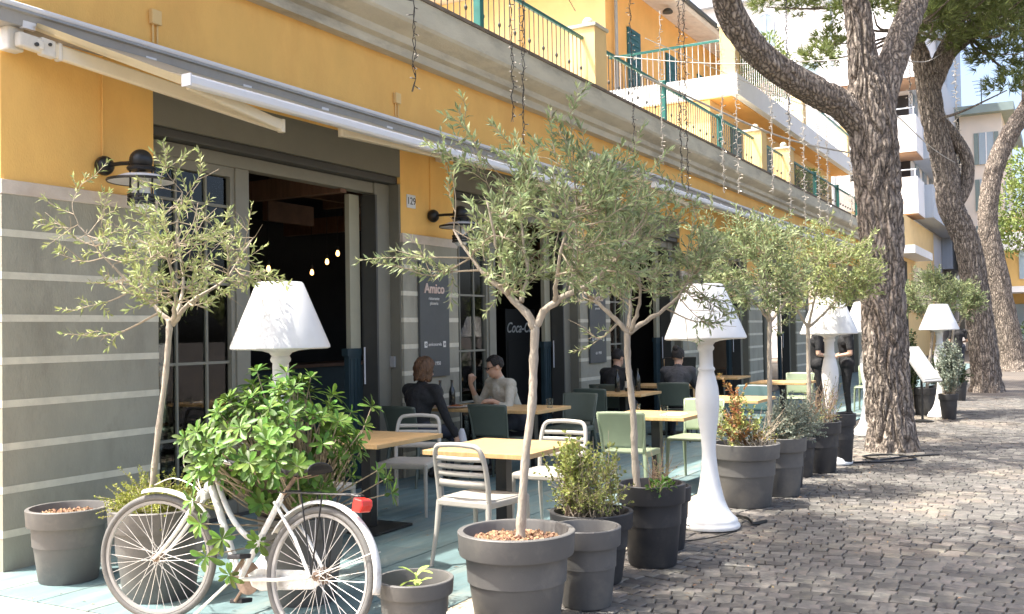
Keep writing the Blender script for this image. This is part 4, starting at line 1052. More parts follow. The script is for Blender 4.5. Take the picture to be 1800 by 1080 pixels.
def pine(label, trunk, limbs, clumps, tufts, nl=.2, nw=.009, seed=1, seg=150, nr=56, amp=.03, flare=.06):
    random.seed(seed); base = Vector(trunk[0][:3])
    t = thing('pine_tree', label, 'tree', tuple(base), 0, 'umbrella pines along the street')
    rel = lambda P: [(p[0]-base.x, p[1]-base.y, p[2]-base.z, p[3]) for p in P]
    b = MB(); bark_tube(b, rel(trunk), seg, nr, amp, seed*3.7, flare); b.build('trunk', PBARK, t, smooth=180)
    for i, lb in enumerate(limbs):
        l = MB(); bark_tube(l, rel(lb), seg//3, max(14, nr//2), amp*.55, seed*5.1+i*7); l.build('limb', PBARK, t, smooth=180)
    f = MB(); crown(f, [(c[0]-base.x, c[1]-base.y, c[2]-base.z, c[3]) for c in clumps], tufts, nl, nw)
    tw = MB()
    ends = [Vector(q[:3]) for l in limbs for q in l[-3:]]+[Vector(q[:3]) for q in trunk[-3:]]
    for c in clumps:
        e = min(ends, key=lambda q: (q-Vector(c[:3])).length); P = Vector(c[:3])-Vector((0,0,c[3]*.25))
        m_ = e.lerp(P, .5)+Vector((rnd(-.3,.3), rnd(-.3,.3), -.15))
        tw.tube([Vector(q)-base for q in spline([e, m_, P], 6)], [lerp(.045, .012, i/6) for i in range(7)], 6)
    tw.build('branches', PBARK, t, smooth=180)
    tag(f.build('needles', NEED, t), kind='stuff')
    return t
def clump_disc(n, cx, cy, cz, rx, ry, rz, cr, seed, avoid=None):
    random.seed(seed); out = []
    while len(out) < n:
        a = rnd(0, 6.28); r = math.sqrt(rnd(0, 1)); z = cz+rnd(-.5,.5)*rz+(1-r*r)*rz*.6
        p = (cx+rx*r*math.cos(a), cy+ry*r*math.sin(a), z, cr*rnd(.65,1.2))
        if not avoid or not avoid(p): out.append(p)
    return out
def SUNGAP(p):
    # the lit stretch of street between the two crowns
    return 8.4 < p[0]+.32*p[2] < 12.6 and -.2 < p[1]-.38*p[2] < 2.9
pine('thick furrowed pine trunk nearest to us with a long limb curving left', [(13.45,2.0,-.06,.30),(13.43,2.0,.25,.285),(13.39,2.03,1.1,.275),(13.35,2.04,2.11,.265),(13.33,2.04,2.84,.265),(13.28,2.08,3.92,.285),(13.25,2.11,4.4,.27),(13.20,2.17,4.9,.19),(13.17,2.2,5.3,.16),(13.14,2.23,5.73,.155),(13.11,2.24,6.6,.14),(13.0,2.4,7.6,.10)],
     [[(13.27,2.10,4.05,.22),(13.05,2.38,4.36,.19),(12.86,2.59,4.49,.185),(12.41,2.97,4.73,.175),(12.0,3.28,5.04,.17),(11.68,3.44,5.4,.165),(11.43,3.46,5.74,.16),(11.0,3.6,6.5,.13),(10.6,3.8,7.3,.09)],
      [(13.28,2.06,4.25,.22),(13.48,1.93,4.8,.19),(13.73,1.81,5.27,.18),(14.15,1.64,5.92,.165),(14.72,1.39,6.9,.14),(15.1,1.2,7.6,.09)]],
     clump_disc(54, 12.9, 2.3, 8.5, 4.6, 3.4, 1.6, .85, 101, avoid=SUNGAP)+[(15.6,.75,6.35,.42),(16.4,1.1,6.9,.5),(15.4,.1,6.3,.45),(17.2,.5,6.9,.5),(16.2,-.2,6.6,.5),(14.9,1.2,6.6,.4)], 5200, seed=2, seg=330, nr=110, amp=.05, flare=.05)
pine('second pine with a forked leaning trunk, right of the nearest one', [(26.25,1.71,-.06,.37),(26.24,1.72,.3,.34),(26.14,1.82,1.72,.305),(25.97,2.03,3.49,.29),(25.77,2.34,4.38,.29),(25.69,2.43,5.26,.285),(25.55,2.63,6.35,.27),(25.47,2.73,7.16,.26),(25.38,2.86,7.9,.21),(25.24,3.07,8.66,.18),(25.12,3.22,9.61,.16),(24.94,3.49,10.7,.12)],
     [[(25.47,2.72,7.2,.26),(25.67,2.32,8.03,.21),(25.9,1.89,8.5,.21),(26.22,1.28,9.17,.18),(26.47,.78,10.1,.13)],
      [(25.5,2.6,7.5,.26),(25.76,2.12,8.64,.17),(25.82,1.98,9.45,.15),(25.87,1.84,10.4,.1)],
      [(25.78,2.30,4.4,.2),(25.92,2.02,4.9,.16),(25.95,1.98,5.5,.14),(25.80,2.25,6.1,.15),(25.56,2.6,6.5,.16)]],
     clump_disc(64, 24.6, 2.2, 10.7, 4.6, 4.8, 1.3, .9, 102)+[(22.0,4.9,9.6,.6),(21.9,5.6,9.7,.55),(22.2,4.4,9.5,.5),(23.5,2.9,9.1,.7),(24.5,1.6,9.3,.8),(25.2,.9,9.2,.8),(24.2,.4,9.4,.8),(23.6,1.3,9.5,.7),(22.6,1.6,8.7,.7),(22.8,2.4,8.9,.65),(22.2,.9,8.6,.7),(21.6,1.7,8.4,.6),(23.4,.6,8.6,.7),(22.9,3.3,9.2,.6),(22.4,4.0,9.3,.55),(23.8,3.6,9.2,.6),(24.8,2.4,9.6,.7),(23.0,1.9,8.5,.55),(21.9,5.1,9.25,.5),(22.3,5.9,9.5,.5),(21.4,4.4,9.0,.45),(20.9,5.0,8.8,.35)]+[(21.86,4.01,8.24,.38),(22.21,4.38,7.84,.39),(21.11,4.35,7.2,.45),(23.96,4.44,7.99,.55),(23.01,5.16,8.95,.41),(21.98,5.61,8.8,.42),(21.98,3.39,8.29,.38),(22.73,2.31,8.13,.58),(24.97,2.05,8.62,.55),(25.14,1.6,8.32,.4),(23.76,1.06,8.0,.51),(25.36,.8,7.86,.56),(25.83,.89,7.45,.37),(24.4,1.71,8.67,.52),(24.34,1.19,8.62,.39),(23.44,2.61,8.6,.37),(25.75,1.35,7.84,.57),(23.94,2.21,8.05,.43),(25.37,1.86,8.16,.49),(25.85,.8,8.58,.56),(24.5,1.02,6.86,.45),(24.96,.65,8.57,.46)], 15000, nl=.24, nw=.012, seed=3, seg=200, nr=70, amp=.045, flare=.05)
pine('third pine leaning right, farthest of the three trunks', [(38.1,1.59,-.06,.50),(38.05,1.66,.5,.42),(37.88,1.87,2.16,.36),(37.63,2.2,4.3,.34),(37.57,2.26,5.28,.31),(37.64,2.04,6.83,.31),(37.89,1.53,8.08,.30),(38.22,.88,9.13,.29),(38.47,.36,10.68,.24)],
     [[(38.4,.5,10.2,.22),(38.5,.13,11.5,.16),(38.6,-.3,12.6,.1)],[(38.1,1.0,9.0,.18),(37.2,.9,10.5,.13),(36.6,1.0,11.6,.08)]],
     clump_disc(40, 37.5, .8, 12.4, 4.2, 3.4, 1.4, 1.0, 103), 3200, nl=.3, nw=.016, seed=4, seg=80, nr=40, amp=.05, flare=.15)
pine('pine beside the photographer that shades the near cobbles', [(.25,2.15,-.06,.36),(.25,2.15,1.5,.32),(.3,2.1,3.5,.31),(.4,2.0,5,.28)],
     [[(.4,2.0,4.8,.24),(1.2,1.7,6.0,.18),(2.3,1.4,7.4,.1)],[(.4,2.0,4.8,.24),(0,2.2,6.2,.17),(-.6,2.3,7.4,.1)],[(.4,2,5,.2),(1,.8,6.5,.14),(1.8,.2,7.5,.09)]],
     clump_disc(58, 3.7, 3.3, 8.4, 3.2, 2.35, 1.0, .8, 104, avoid=lambda p: (p[0] < 2.9 and p[1] > 4.6) or SUNGAP(p)), 8200, seed=5, seg=50, nr=24)
# ---------------------------------------------------------------- far trees
def leaf_tree(name, label, base, trunk_h, clumps, mat, n, ls, seed, group):
    random.seed(seed); t = thing(name, label, 'tree', base, 0, group)
    MB().tube([(0,0,0),(.03,.02,trunk_h*.5),(0,0,trunk_h)], [.14*ls/.2,.11*ls/.2,.06*ls/.2], 8).build('trunk', PBARK, t, smooth=180)
    f = MB(); tot = sum(c[3]**2 for c in clumps); br = MB()
    for cx, cy, cz, cr in clumps:
        br.tube([(0,0,trunk_h*.9),(cx*.5,cy*.5,lerp(trunk_h*.9,cz,.6)),(cx,cy,cz)], [.05*ls/.2,.03*ls/.2,.015*ls/.2], 5)
        for k in range(int(n*cr*cr/tot)):
            d = rdir(-.8, 1); p = Vector((cx,cy,cz))+d*cr*rnd(.3,1)**.5
            leaf(f, p, (d+rdir()*.9), rdir(), ls*rnd(.7,1.3), ls*.45)
    br.build('branches', PBARK, t, smooth=180)
    tag(f.build('crown', mat, t), kind='stuff')
LTG = M('light green leaf', (.20,.26,.07), .55, .15, 10, island=.4, transl=.3)
leaf_tree('street_tree', 'light green broadleaf tree cut by the right edge of the photo', (45.4,1.0,0), 4.5, [(-.6,.5,6.2,1.2),(.2,-.3,7.0,1.3),(.3,.4,5.4,1.0),(-.3,.8,5.0,.9),(.5,-.8,6.0,1.3),(0,.2,7.9,.9)], LTG, 4200, .2, 111, 'leafy trees in the background')
leaf_tree('terrace_tree', 'small yellow-green tree on the upper balcony behind the curved limb', (35.6,9.2,8.23), 1.1, [(0,0,1.9,.8),(.4,-.3,2.7,.7),(-.4,.4,2.9,.7),(.1,0,3.4,.6),(-.6,.7,2.2,.6)], LTG, 2400, .16, 112, 'leafy trees in the background')
leaf_tree('terrace_shrub', 'green shrub on the roof terrace left of the nearest pine trunk', (30.3,6.8,5.2), .4, [(0,0,.7,.4),(.6,0,.8,.45),(-.6,.1,.7,.4),(1.3,0,.7,.4)], LTG, 900, .12, 113, 'leafy trees in the background')

# ---------------------------------------------------------------- string lights
CAB = M('dark cable', (.02,.018,.016), .6, .1, 10)
CABW = M('pale cable', (.40,.37,.32), .6, .08, 10)
LED = M('clear led cap', (.45,.41,.33), .2, .2, 20, spec=.7, island=.3)
def strand(label, x, y, z0, z1, seed, cable=CAB, big=1.):
    random.seed(seed); t = thing('string_light', label, 'string light', (x, y, z1), 0, 'hanging light strands')
    L = z0-z1; n = max(20, int(L*22)); a = []; c = []; a2 = []
    ph = rnd(0, 6)
    for i in range(n+1):
        z = L*(1-i/n); q = .011*big
        a.append((q*math.sin(i*1.3+ph)+.02*math.sin(z*2.1+ph), q*math.cos(i*1.7), z)); a2.append((-q*math.sin(i*1.1+ph)+.02*math.sin(z*2.1+ph), -q*math.cos(i*1.3), z))
    MB().tube(a, .0035*big, 4).tube(a2, .0035*big, 4).build('cable', cable, t)
    s = MB(); l = MB()
    for i in range(1, n, 1):
        p = Vector(a[i]); d = rdir(-.5,.5); e = p+d*.035*big
        s.tube([p, e], [.003*big,.0045*big], 4); l.tube([e, e+d*.016*big], [.006*big,.004*big], 5)
    s.build('led_stems', cable, t); tag(l.build('led_caps', LED, t), kind='stuff'); return t
ST = [(5.80,4.0,5.2,3.3,1,'short dark light strand hanging left of the tall olive'),
      (7.78,4.3,5.6,3.47,1,'left of two light strands hanging into the tall olive crown'), (8.01,4.3,5.6,3.3,1,'right of two light strands hanging into the tall olive crown'),
      (10.9,4.4,6.2,3.56,1,'dark light strand in front of the green terrace railing'), (12.95,4.8,6.0,3.85,1.1,'faint light strand before the cornice, right of the first pillar'),
      (13.15,4.6,6.6,3.62,1.1,'thin strand just left of the long dark one'), (12.80,4.4,6.6,3.36,1.2,'longest dark light strand crossing the terrace railing'),
      (15.75,4.8,6.6,3.78,1.3,'pale strand left of a pair before the cornice'), (16.57,4.8,6.6,3.87,1.3,'pale strand right of a pair before the cornice'),
      (18.88,4.8,6.9,4.13,1.4,'pale strand in front of the ball topped pillar'), (13.5,3.2,6.6,4.31,1.2,'dark strand crossing the long pine limb'),
      (21.1,5.0,6.9,3.92,1.5,'bright strand under the white rope, leftmost'), (22.4,5.0,6.9,3.85,1.5,'bright strand under the white rope, second'),
      (23.9,5.0,6.9,3.98,1.6,'bright strand under the white rope, third'), (24.9,5.0,7,4.07,1.6,'bright strand under the white rope, fourth'),
      (27.9,5.0,7.2,4.25,1.7,'strand next to the left side of the nearest pine'), (21.1,2.6,9.0,5.89,1.5,'dark strand between the two pine trunks'),
      (29.8,2.5,10.4,5.28,2,'pale strand right of the second pine'), (37.6,.95,12.0,6.9,2.4,'long dark strand at the far right against the sky')]
for i, (x, y, z0, z1, bg_, lb) in enumerate(ST): strand(lb, x, y, z0, z1, 200+i, CAB if ('dark' in lb or i in (1, 2, 5)) else CABW, bg_)
def wire(label, pts, r, mat=CABW):
    o = MB().tube([Vector(p)-Vector(pts[0]) for p in spline(pts, 30)], r, 6).build('overhead_cable', mat, None, loc=pts[0]); tag(o, label, 'cable', 'overhead cables')
def sag(a, b, s): 
    m_ = [(a[i]+b[i])/2 for i in range(3)]; m_[2] -= s; return [a, tuple(m_), b]
wire('overhead cable carrying the strands nearest the camera', sag((.5,2.0,5.5),(13.2,6.2,6.3),.25), .006, CAB)
wire('overhead cable from the terrace to the nearest pine', sag((9.0,6.3,6.4),(13.1,2.2,6.6),.1), .006, CAB)
wire('white rope with strands sagging left of the nearest pine', sag((15.0,5.9,5.7),(28.5,4.7,6.25),.25), .02)
wire('second white rope above the roof terrace', sag((14.6,6.4,6.0),(13.3,2.1,5.0),.1), .008)
wire('white rope between nearest and second pine', sag((13.5,1.9,4.35),(25.6,2.2,5.4),.08), .009)
wire('thin rope high between the two pine forks', sag((13.6,1.8,5.0),(25.4,2.4,8.0),.1), .007)
wire('overhead cable holding the bright strands', sag((16.0,6.2,6.6),(29.5,4.9,7.3),.1), .008, CABW)
wire('upper cable crossing the sky to the far pine', sag((25.6,2.6,9.0),(38.2,.9,12.0),.1), .012, CAB)

# ---------------------------------------------------------------- buildings behind
BWHITE = M('white facade', (.80,.80,.80), .7, .03, .5)
BGREY = M('blue grey cladding', (.42,.47,.53), .55, .06, 1.2, stretch=(6,6,.1))  # metal cladding tone, also painted shade on the white block's street side
BGLASS = M('bluish window glass', (.30,.38,.44), .12, .2, .4, spec=.8)
PEACH = M('peach facade', (.78,.70,.60), .8, .05, .8)
ROOFG = M('grey green roof edge', (.20,.26,.25), .6, .1, 2)
BROWN = M('brown soffit', (.33,.21,.13), .8, .1, 1)
wb = thing('white_apartment_building', 'tall white modern apartment building with boxy balconies behind the pines', 'building', (53,6,0))
WL = (-53,-6,0)
def wp(mb, name, mat, parent=wb, **k): return mb.build(name, mat, parent, loc=WL if parent == wb else None, **k)
wp(MB().box(53,76,6.6,40,0,19.2), 'wall', BWHITE)
wp(MB().box(52.6,76.4,6.2,40.4,19.2,21.5), 'metal_parapet', BGREY)
wp(MB().box(52.9,76,7,40,21.5,24.5), 'penthouse', BGREY)
for z in (6.9, 9.85, 13.4):
    b_ = wp(MB().box(50.4,53,6.0,9.6,z,z+1.75), 'balcony_box', BWHITE)
    MB().box(50.45,53,6.02,9.55,z-.06,z-.005).build('balcony_soffit', BROWN, b_)
    wp(MB().box(53.0,66,5.6,6.55,z,z+1.65), 'side_balcony', BGREY)  # shaded side of the white balconies, coloured blue grey
for z in (8.75, 12.0): wp(MB().box(52.9,53.02,6.62,9.5,z-.1,z+1.1), 'recess_shade', INT)  # dark panel painted in for the shade between the balconies
wp(MB().box(66,75.5,6.0,6.58,5,22), 'cladding_and_shade', BGREY)  # side wall with its shade put into the blue grey
for yy in (13.2, 20.0, 23.5):
    pts = [(yy,16.6),(yy+.95,16.6),(yy+.95,17.9)]+[(yy+.475+.475*math.cos(a), 17.9+.475*math.sin(a)) for a in [math.pi*i/10 for i in range(1, 10)]]+[(yy,17.9)]
    f_ = wp(MB().ext([(a-.0, b) for a, b in pts], 'x', 52.9, 52.99), 'arched_window', BGLASS)
    MB().box(52.86,52.9,yy+.44,yy+.51,16.6,18.3).build('window_bar', BWHITE, f_)
yy = 16.4
pts = [(yy,16.6),(yy+.95,16.6),(yy+.95,17.9)]+[(yy+.475+.475*math.cos(a), 17.9+.475*math.sin(a)) for a in [math.pi*i/10 for i in range(1, 10)]]+[(yy,17.9)]
f_ = wp(MB().ext(pts, 'x', 52.9, 52.99), 'arched_window', BGLASS)
MB().box(52.86,52.9,yy+.44,yy+.51,16.6,18.3).build('window_bar', BWHITE, f_)
for yy in (11.0, 14.6, 18.2, 22.0):
    for z in (7.2, 10.4, 13.5):
        f_ = wp(MB().box(52.93,52.99,yy,yy+1.6,z,z+1.9), 'window', BGLASS)
        MB().box(52.88,52.93,yy+.76,yy+.84,z,z+1.9).build('window_bar', BWHITE, f_)
for yy in (8.5, 12.5): wp(MB().tube([(52.4,yy,0),(52.4,yy,19)], .12, 8), 'column', BWHITE)
# low wing under the white building
wg = thing('yellow_street_wing', 'low cream and yellow shopfront wing below the white building', 'building', (46,6,0))
q = MB().box(46,60,6.4,9,0,6.7).build('wall', YELLOW, wg, loc=(-46,-6,0))
MB().box(45.6,52,5.6,6.39,4.7,5.05).build('canopy', WHITEP, wg, loc=(-46,-6,0))
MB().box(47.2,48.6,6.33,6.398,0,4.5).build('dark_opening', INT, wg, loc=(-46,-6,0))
MB().box(50.5,58,6.3,6.398,2.2,4.4).build('cream_panel', M('cream panel', (.78,.68,.48), .7, .05, 1), wg, loc=(-46,-6,0))
pb = thing('peach_apartment_building', 'peach coloured apartment block with grey roof edge at the far right', 'building', (66,3,0))
PL0 = (-66,-3,0)
def pp(mb, name, mat, parent=pb): return mb.build(name, mat, parent, loc=PL0 if parent == pb else None)
pp(MB().box(66,80,3.1,5.4,0,14.2), 'wall', PEACH)
pp(MB().box(65.3,80,2.4,6,14.2,14.7), 'roof_edge', ROOFG)
for z in (2.6, 5.6, 8.4, 11.2):
    f_ = pp(MB().box(65.9,65.99,3.55,4.35,z,z+1.9), 'window', BGLASS); MB().box(65.85,65.9,3.92,3.98,z,z+1.9).build('window_bar', BWHITE, f_)
    f_ = pp(MB().box(67.5,69,3.02,3.09,z,z+1.9), 'window', BGLASS)
for z in (5.2, 8.0): pp(MB().box(66.5,72,1.9,3.09,z,z+.25).box(66.5,72,1.9,1.96,z+.25,z+1.2), 'balcony', WHITEP)
yb = thing('yellow_corner_house', 'yellow house with white canopy and balconies at the right edge', 'building', (52,-1,0))
YL0 = (-52,1,0)
def yp(mb, name, mat, parent=yb): return mb.build(name, mat, parent, loc=YL0 if parent == yb else None)
yp(MB().box(58,72,-4,2.9,0,6.6), 'wall', M('ochre facade', (.62,.40,.14), .8, .06, .8))
yp(MB().box(55.5,60,-4,3.0,3.15,3.45), 'canopy', WHITEP)
for z in (3.9,):
    yp(MB().box(57.9,57.99,1.2,2.1,z,z+1.6), 'window', BGLASS); yp(MB().box(57.0,58,.2,2.9,5.4,5.5).box(57.0,57.05,.2,2.9,5.5,6.3), 'balcony', WHITEP)
yp(MB().box(57.9,57.99,-3.5,2.4,.2,2.6), 'shop_window', BGLASS)
leaf_tree('street_hedge', 'clipped green hedge under the white canopy at the far right', (51.5,1.6,0), .3, [(0,0,.9,.7),(0,.9,.8,.7),(0,-.9,.9,.7)], DKG, 1200, .16, 114, 'leafy trees in the background')

an = MB().tube([(67,4.2,14.7),(67,4.2,16.6)], .03, 6)
for k in range(5): an.tube([(67,3.7+.05*k,16.5-.22*k),(67,4.7-.05*k,16.5-.22*k)], .015, 5)
pp(an, 'aerial', IRON)
for z in (2.6, 5.6, 8.4, 11.2):
    for y0_ in (3.28, 4.38): pp(MB().box(65.92,65.985,y0_,y0_+.24,z,z+1.9), 'shutter', ROOFG)
for z in (8.65, 11.6):
    for yy in (6.1, 7.3, 8.5): wp(MB().tube([(50.5,yy,z),(50.5,yy,z+.35)], .03, 6), 'rail_post', BGREY)
    wp(MB().tube([(50.5,6.05,z+.35),(50.5,9.5,z+.35)], .03, 6), 'top_rail', BGREY)
for x in (54.5, 57.5, 60.5, 63.5):
    for z in (9.0, 12.0, 15.6): wp(MB().box(x,x+1.3,6.52,6.598,z,z+1.6), 'window', BGLASS)
wp(MB().tube([(52.92,10.3,0),(52.92,10.3,19)], .07, 8), 'downpipe', BGREY)
# ---------------------------------------------------------------- bicycle
BW = M('worn white bicycle paint', (.70,.70,.67), .4, .12, 8, .08, 90, stain=(.34,.27,.20), stain_amt=.6, stain_scale=9)
TYRE = M('grey weathered tyre', (.13,.127,.12), .8, .12, 14, .2, 120)
RIM = M('dull aluminium rim', (.38,.37,.355), .4, .15, 10, metal=.5)
STEEL = M('rusty steel', (.22,.16,.12), .5, .4, 20, metal=.5)
SPOKE = M('spoke steel', (.62,.60,.57), .35, .1, 10, metal=.4)
REDR = M('red reflector', (.75,.03,.02), .2, .15, 30, spec=.8)
SADD = M('black saddle', (.02,.02,.022), .5, .2, 8)
bk = thing('bicycle', 'old white step-through bicycle leaning in front of the pots', 'bicycle', (3.93,3.91,.008), R(-90))
bk.rotation_euler = (R(-8), 0, R(-90))
# local: +x points from front wheel to rear wheel, z up; front hub x=-.58, rear hub x=.58
WR = .35
def wheel(hx, spokes, ang):
    w_ = MB(); n = 64
    w_.v = []; 
    for i in range(n):
        a = 2*math.pi*i/n
        for j in range(10):
            b = 2*math.pi*j/10; r = WR-.019+.019*math.cos(b); w_.v.append((r*math.cos(a), .019*math.sin(b), r*math.sin(a)))
    w_.f = [(i*10+j, ((i+1) % n)*10+j, ((i+1) % n)*10+(j+1) % 10, i*10+(j+1) % 10) for i in range(n) for j in range(10)]
    Q = Matrix.Translation((hx,0,WR)) @ Matrix.Rotation(ang, 4, 'Z')
    ty = w_.build('wheel', TYRE, bk, smooth=180); ty.matrix_local = Q
    r_ = MB(); pr = [(WR-.037,-.012),(WR-.037,.012),(WR-.052,.010),(WR-.056,0),(WR-.052,-.010)]
    for i in range(n):
        a = 2*math.pi*i/n; r_.v += [(r*math.cos(a), y, r*math.sin(a)) for r, y in pr]
    r_.f = [(i*5+j, ((i+1) % n)*5+j, ((i+1) % n)*5+(j+1) % 5, i*5+(j+1) % 5) for i in range(n) for j in range(5)]
    r_.build('rim', RIM, ty, smooth=40)
    s_ = MB()
    for i in range(spokes):
        a = 2*math.pi*i/spokes; sg = 1 if i % 2 else -1; b = a+(.9 if (i//2) % 2 else -.9)
        s_.tube([(.022*math.cos(b), sg*.028, .022*math.sin(b)), ((WR-.052)*math.cos(a), 0, (WR-.052)*math.sin(a))], .0016, 5)
    s_.build('spokes', SPOKE, ty)
    MB().tube([(0,-.05,0),(0,-.03,0),(0,-.028,0),(0,.028,0),(0,.03,0),(0,.05,0)], [.008,.012,.024,.024,.012,.008], 14).build('hub', STEEL, ty, smooth=40)
    return ty
fwl = wheel(-.58, 36, 0); rw = wheel(.54, 36, 0)
ck = MB()
for k, r in enumerate((.045,.040,.036,.032,.028)): ck.tube([(0,.034+k*.004,0),(0,.0365+k*.004,0)], r, 18)
ck.build('sprockets', STEEL, rw)
fr = MB()
def bp(u, z, y=0): return (u, y, z)
head_t, head_b = (-.25,0,.865), (-.295,0,.72)
STEER = Matrix.Translation(head_b) @ Matrix.Rotation(R(20), 4, Vector(head_t)-Vector(head_b)) @ Matrix.Translation(-Vector(head_b))
bb_, st_ = (-.0,0,.28), (.255,0,.745)
fr.tube([head_t, head_b], .020, 12)
fr.tube([(-.285,0,.78), (-.14,0,.53), bb_], .021, 12)
fr.tube([tuple(p) for p in spline([(-.255,0,.84),(-.185,0,.71),(-.08,0,.58),(.04,0,.50),(.135,0,.51)], 14)], .015, 12)
fr.tube([bb_, st_], .0165, 12)
for s in (-1, 1):
    fr.tube([(.03,s*.035,.285),(.3,s*.05,.31),(.53,s*.062,WR)], .010, 8)
    fr.tube([(.215,s*.02,.70),(.40,s*.05,.53),(.53,s*.062,WR)], .009, 8)
fr.build('frame', BW, bk, smooth=50)
fk = MB()
for s in (-1, 1): fk.tube([tuple(p) for p in spline([(-.305,s*.02,.735),(-.335,s*.045,.68),(-.43,s*.05,.53),(-.52,s*.05,.41),(-.58,s*.05,WR)], 10)], [.014,.015,.014,.013,.013,.012,.011,.011,.010,.009,.009], 10)
fk.box(-.335,-.285,-.05,.05,.685,.725).build('fork', BW, bk, smooth=50).matrix_local = STEER
MB().bar((-.295,0,.725),(-.25,0,.865),.05,.05).build('head_tube', BW, bk, bevel=.018)
def fender(hx, a0, a1, name, R2=.378):
    b = MB(); n = 26
    for i in range(n+1):
        a = R(lerp(a0, a1, i/n))
        for y, dr in ((-.028,-.014),(-.016,0),(0,.004),(.016,0),(.028,-.014)): b.v.append((hx+(R2+dr)*math.cos(a), y, WR+(R2+dr)*math.sin(a)))
    b.f = [(i*5+j, i*5+j+1, (i+1)*5+j+1, (i+1)*5+j) for i in range(n) for j in range(4)]
    o = b.build(name, BW, bk, smooth=180, solid=.003); return o
f1 = fender(.54, -8, 150, 'rear_fender'); fender(-.58, 38, 106, 'front_fender').matrix_local = STEER; fwl.matrix_local = STEER @ Matrix.Translation((-.58,0,WR))
MB().tube([(.54,.04,WR),(.89,.03,.50)], .003, 5).tube([(.54,-.04,WR),(.89,-.03,.50)], .003, 5).build('fender_stay', SPOKE, f1)
MB().ext([(.04,.24),(.1,.225),(.46,.27),(.52,.31),(.52,.36),(.46,.365),(.06,.335),(.0,.30)], 'y', .052, .062).build('chain_guard', BW, bk, bevel=.006)
cr = MB().tube([(0,-.07,.28),(0,.085,.28)], .018, 12).tube([(0,.06,.28),(0,.064,.28)], .088, 24).tube([(0,.08,.28),(-.10,.085,.145)], .010, 8).tube([(0,-.07,.28),(.10,-.08,.415)], .010, 8)
cr.build('crankset', STEEL, bk, smooth=40)
for c_, s in (((-.10,.13,.145),1),((.10,-.125,.415),-1)): MB().obox(c_, (1,0,.1), (0,1,0), (0,0,1), .09,.085,.025).build('pedal', SADD, bk, bevel=.005)
MB().tube([(.25,0,.73),(.335,0,.845)], .0125, 10).build('seat_post', STEEL, bk, smooth=50)
def sd_(u, v):
    x = lerp(-.15,.13,u); w = lerp(.022,.10, max(0,(u-.25)/.75)**1.1); a = (v-.5)*math.pi
    return (.365+x, w*math.sin(a), .855+.045*math.cos(a)+.02*u-.02*math.sin(u*3.1))
MB().grid(sd_, 16, 12).build('saddle', SADD, bk, smooth=180, solid=.008)
MB().tube([(.26,.015,.85),(.38,.03,.835),(.46,.03,.855)], .004, 6).tube([(.26,-.015,.85),(.38,-.03,.835),(.46,-.03,.855)], .004, 6).build('saddle_rails', STEEL, bk)
rk = MB()
for s in (-.06,-.02,.02,.06): rk.tube([(.28,s,.755),(.72,s,.77),(.76,s*.6,.765)], .0045, 6)
for x in (.32,.46,.6,.72): rk.tube([(x,-.06,.764+.012*(x-.3)),(x,.06,.764+.012*(x-.3))], .0045, 6)
for s in (-1,1): rk.tube([(.54,s*.065,WR+.01),(.57,s*.063,.76)], .0045, 6).tube([(.54,s*.065,WR+.01),(.43,s*.063,.76)], .004, 6)
rk.tube([(.26,0,.72),(.32,0,.76)], .006, 6).build('luggage_rack', BLACK, bk)
rf = MB().ext([(.745,.69),(.80,.685),(.815,.72),(.81,.75),(.755,.76)], 'y', -.045, .045).build('tail_light', REDR, bk, bevel=.008)
hb = MB().tube([(-.25,0,.865),(-.235,0,.935)], .012, 10)
hb.tube([tuple(p) for p in spline([(.02,-.26,.90),(-.09,-.27,.93),(-.20,-.17,.96),(-.235,0,.95),(-.20,.17,.96),(-.09,.27,.93),(.02,.26,.90)], 24)], .011, 8).build('handlebar', SPOKE, bk, smooth=60).matrix_local = STEER
for s in (-1, 1): MB().tube([(.06,s*.257,.892),(-.06,s*.268,.923)], .016, 10).build('grip', SADD, bk, smooth=50).matrix_local = STEER
cb = MB()
for s, q in ((1,.0),(-1,.05)): cb.tube([tuple(p) for p in spline([(-.12,s*.26,.93),(-.27,s*.2,1.0),(-.42,s*.08,.92-q),(-.40,s*.02,.80),(-.34,0,.72)], 16)], .0028, 5)
cb.tube([tuple(p) for p in spline([(-.72,0,.735),(-.60,.02,.78),(-.45,.03,.75),(-.38,.02,.72)], 12)], .0028, 5)
cb.build('brake_cable', SPOKE, bk)
MB().tube([(-.02,-.05,.27),(-.25,-.17,.0)], .008, 8).build('kickstand', SPOKE, bk)

# ---------------------------------------------------------------- people
SKIN = M('skin', (.52,.32,.22), .5, .06, 12)
HAIRD = M('dark hair', (.010,.008,.007), .5, .5, 60, 1., 80)
HAIRB = M('auburn hair', (.12,.06,.027), .5, .6, 40, 1., 70, stretch=(1,1,.3))
SHIRT = M('grey green linen shirt', (.46,.44,.365), .85, .10, 14, .7, 22)
BLK = M('black cloth', (.014,.014,.015), .85, .3, 14, .7, 22)
JEAN = M('dark trousers', (.03,.035,.05), .85, .2, 14)
GREYH = M('dark grey hoodie', (.05,.053,.06), .9, .2, 14, .7, 20)
SHOE = M('dark shoes', (.02,.018,.016), .5, .2, 8)
def capsule(b, p, q, r0, r1, n=12):
    p, q = Vector(p), Vector(q); d = (q-p)
    L = max(d.length, 1e-4); d = d/L; pts = []; rs = []
    for k in range(4): a = math.pi/2*(1-k/4); pts.append(p-d*r0*math.sin(a)); rs.append(max(.0008, r0*math.cos(a)))
    for k in range(5): t = k/4; pts.append(p.lerp(q, t)); rs.append(lerp(r0, r1, t))
    for k in range(1, 5): a = math.pi/2*k/4; pts.append(q+d*r1*math.sin(a)); rs.append(max(.0008, r1*math.cos(a)))
    b.tube(pts, rs, n)
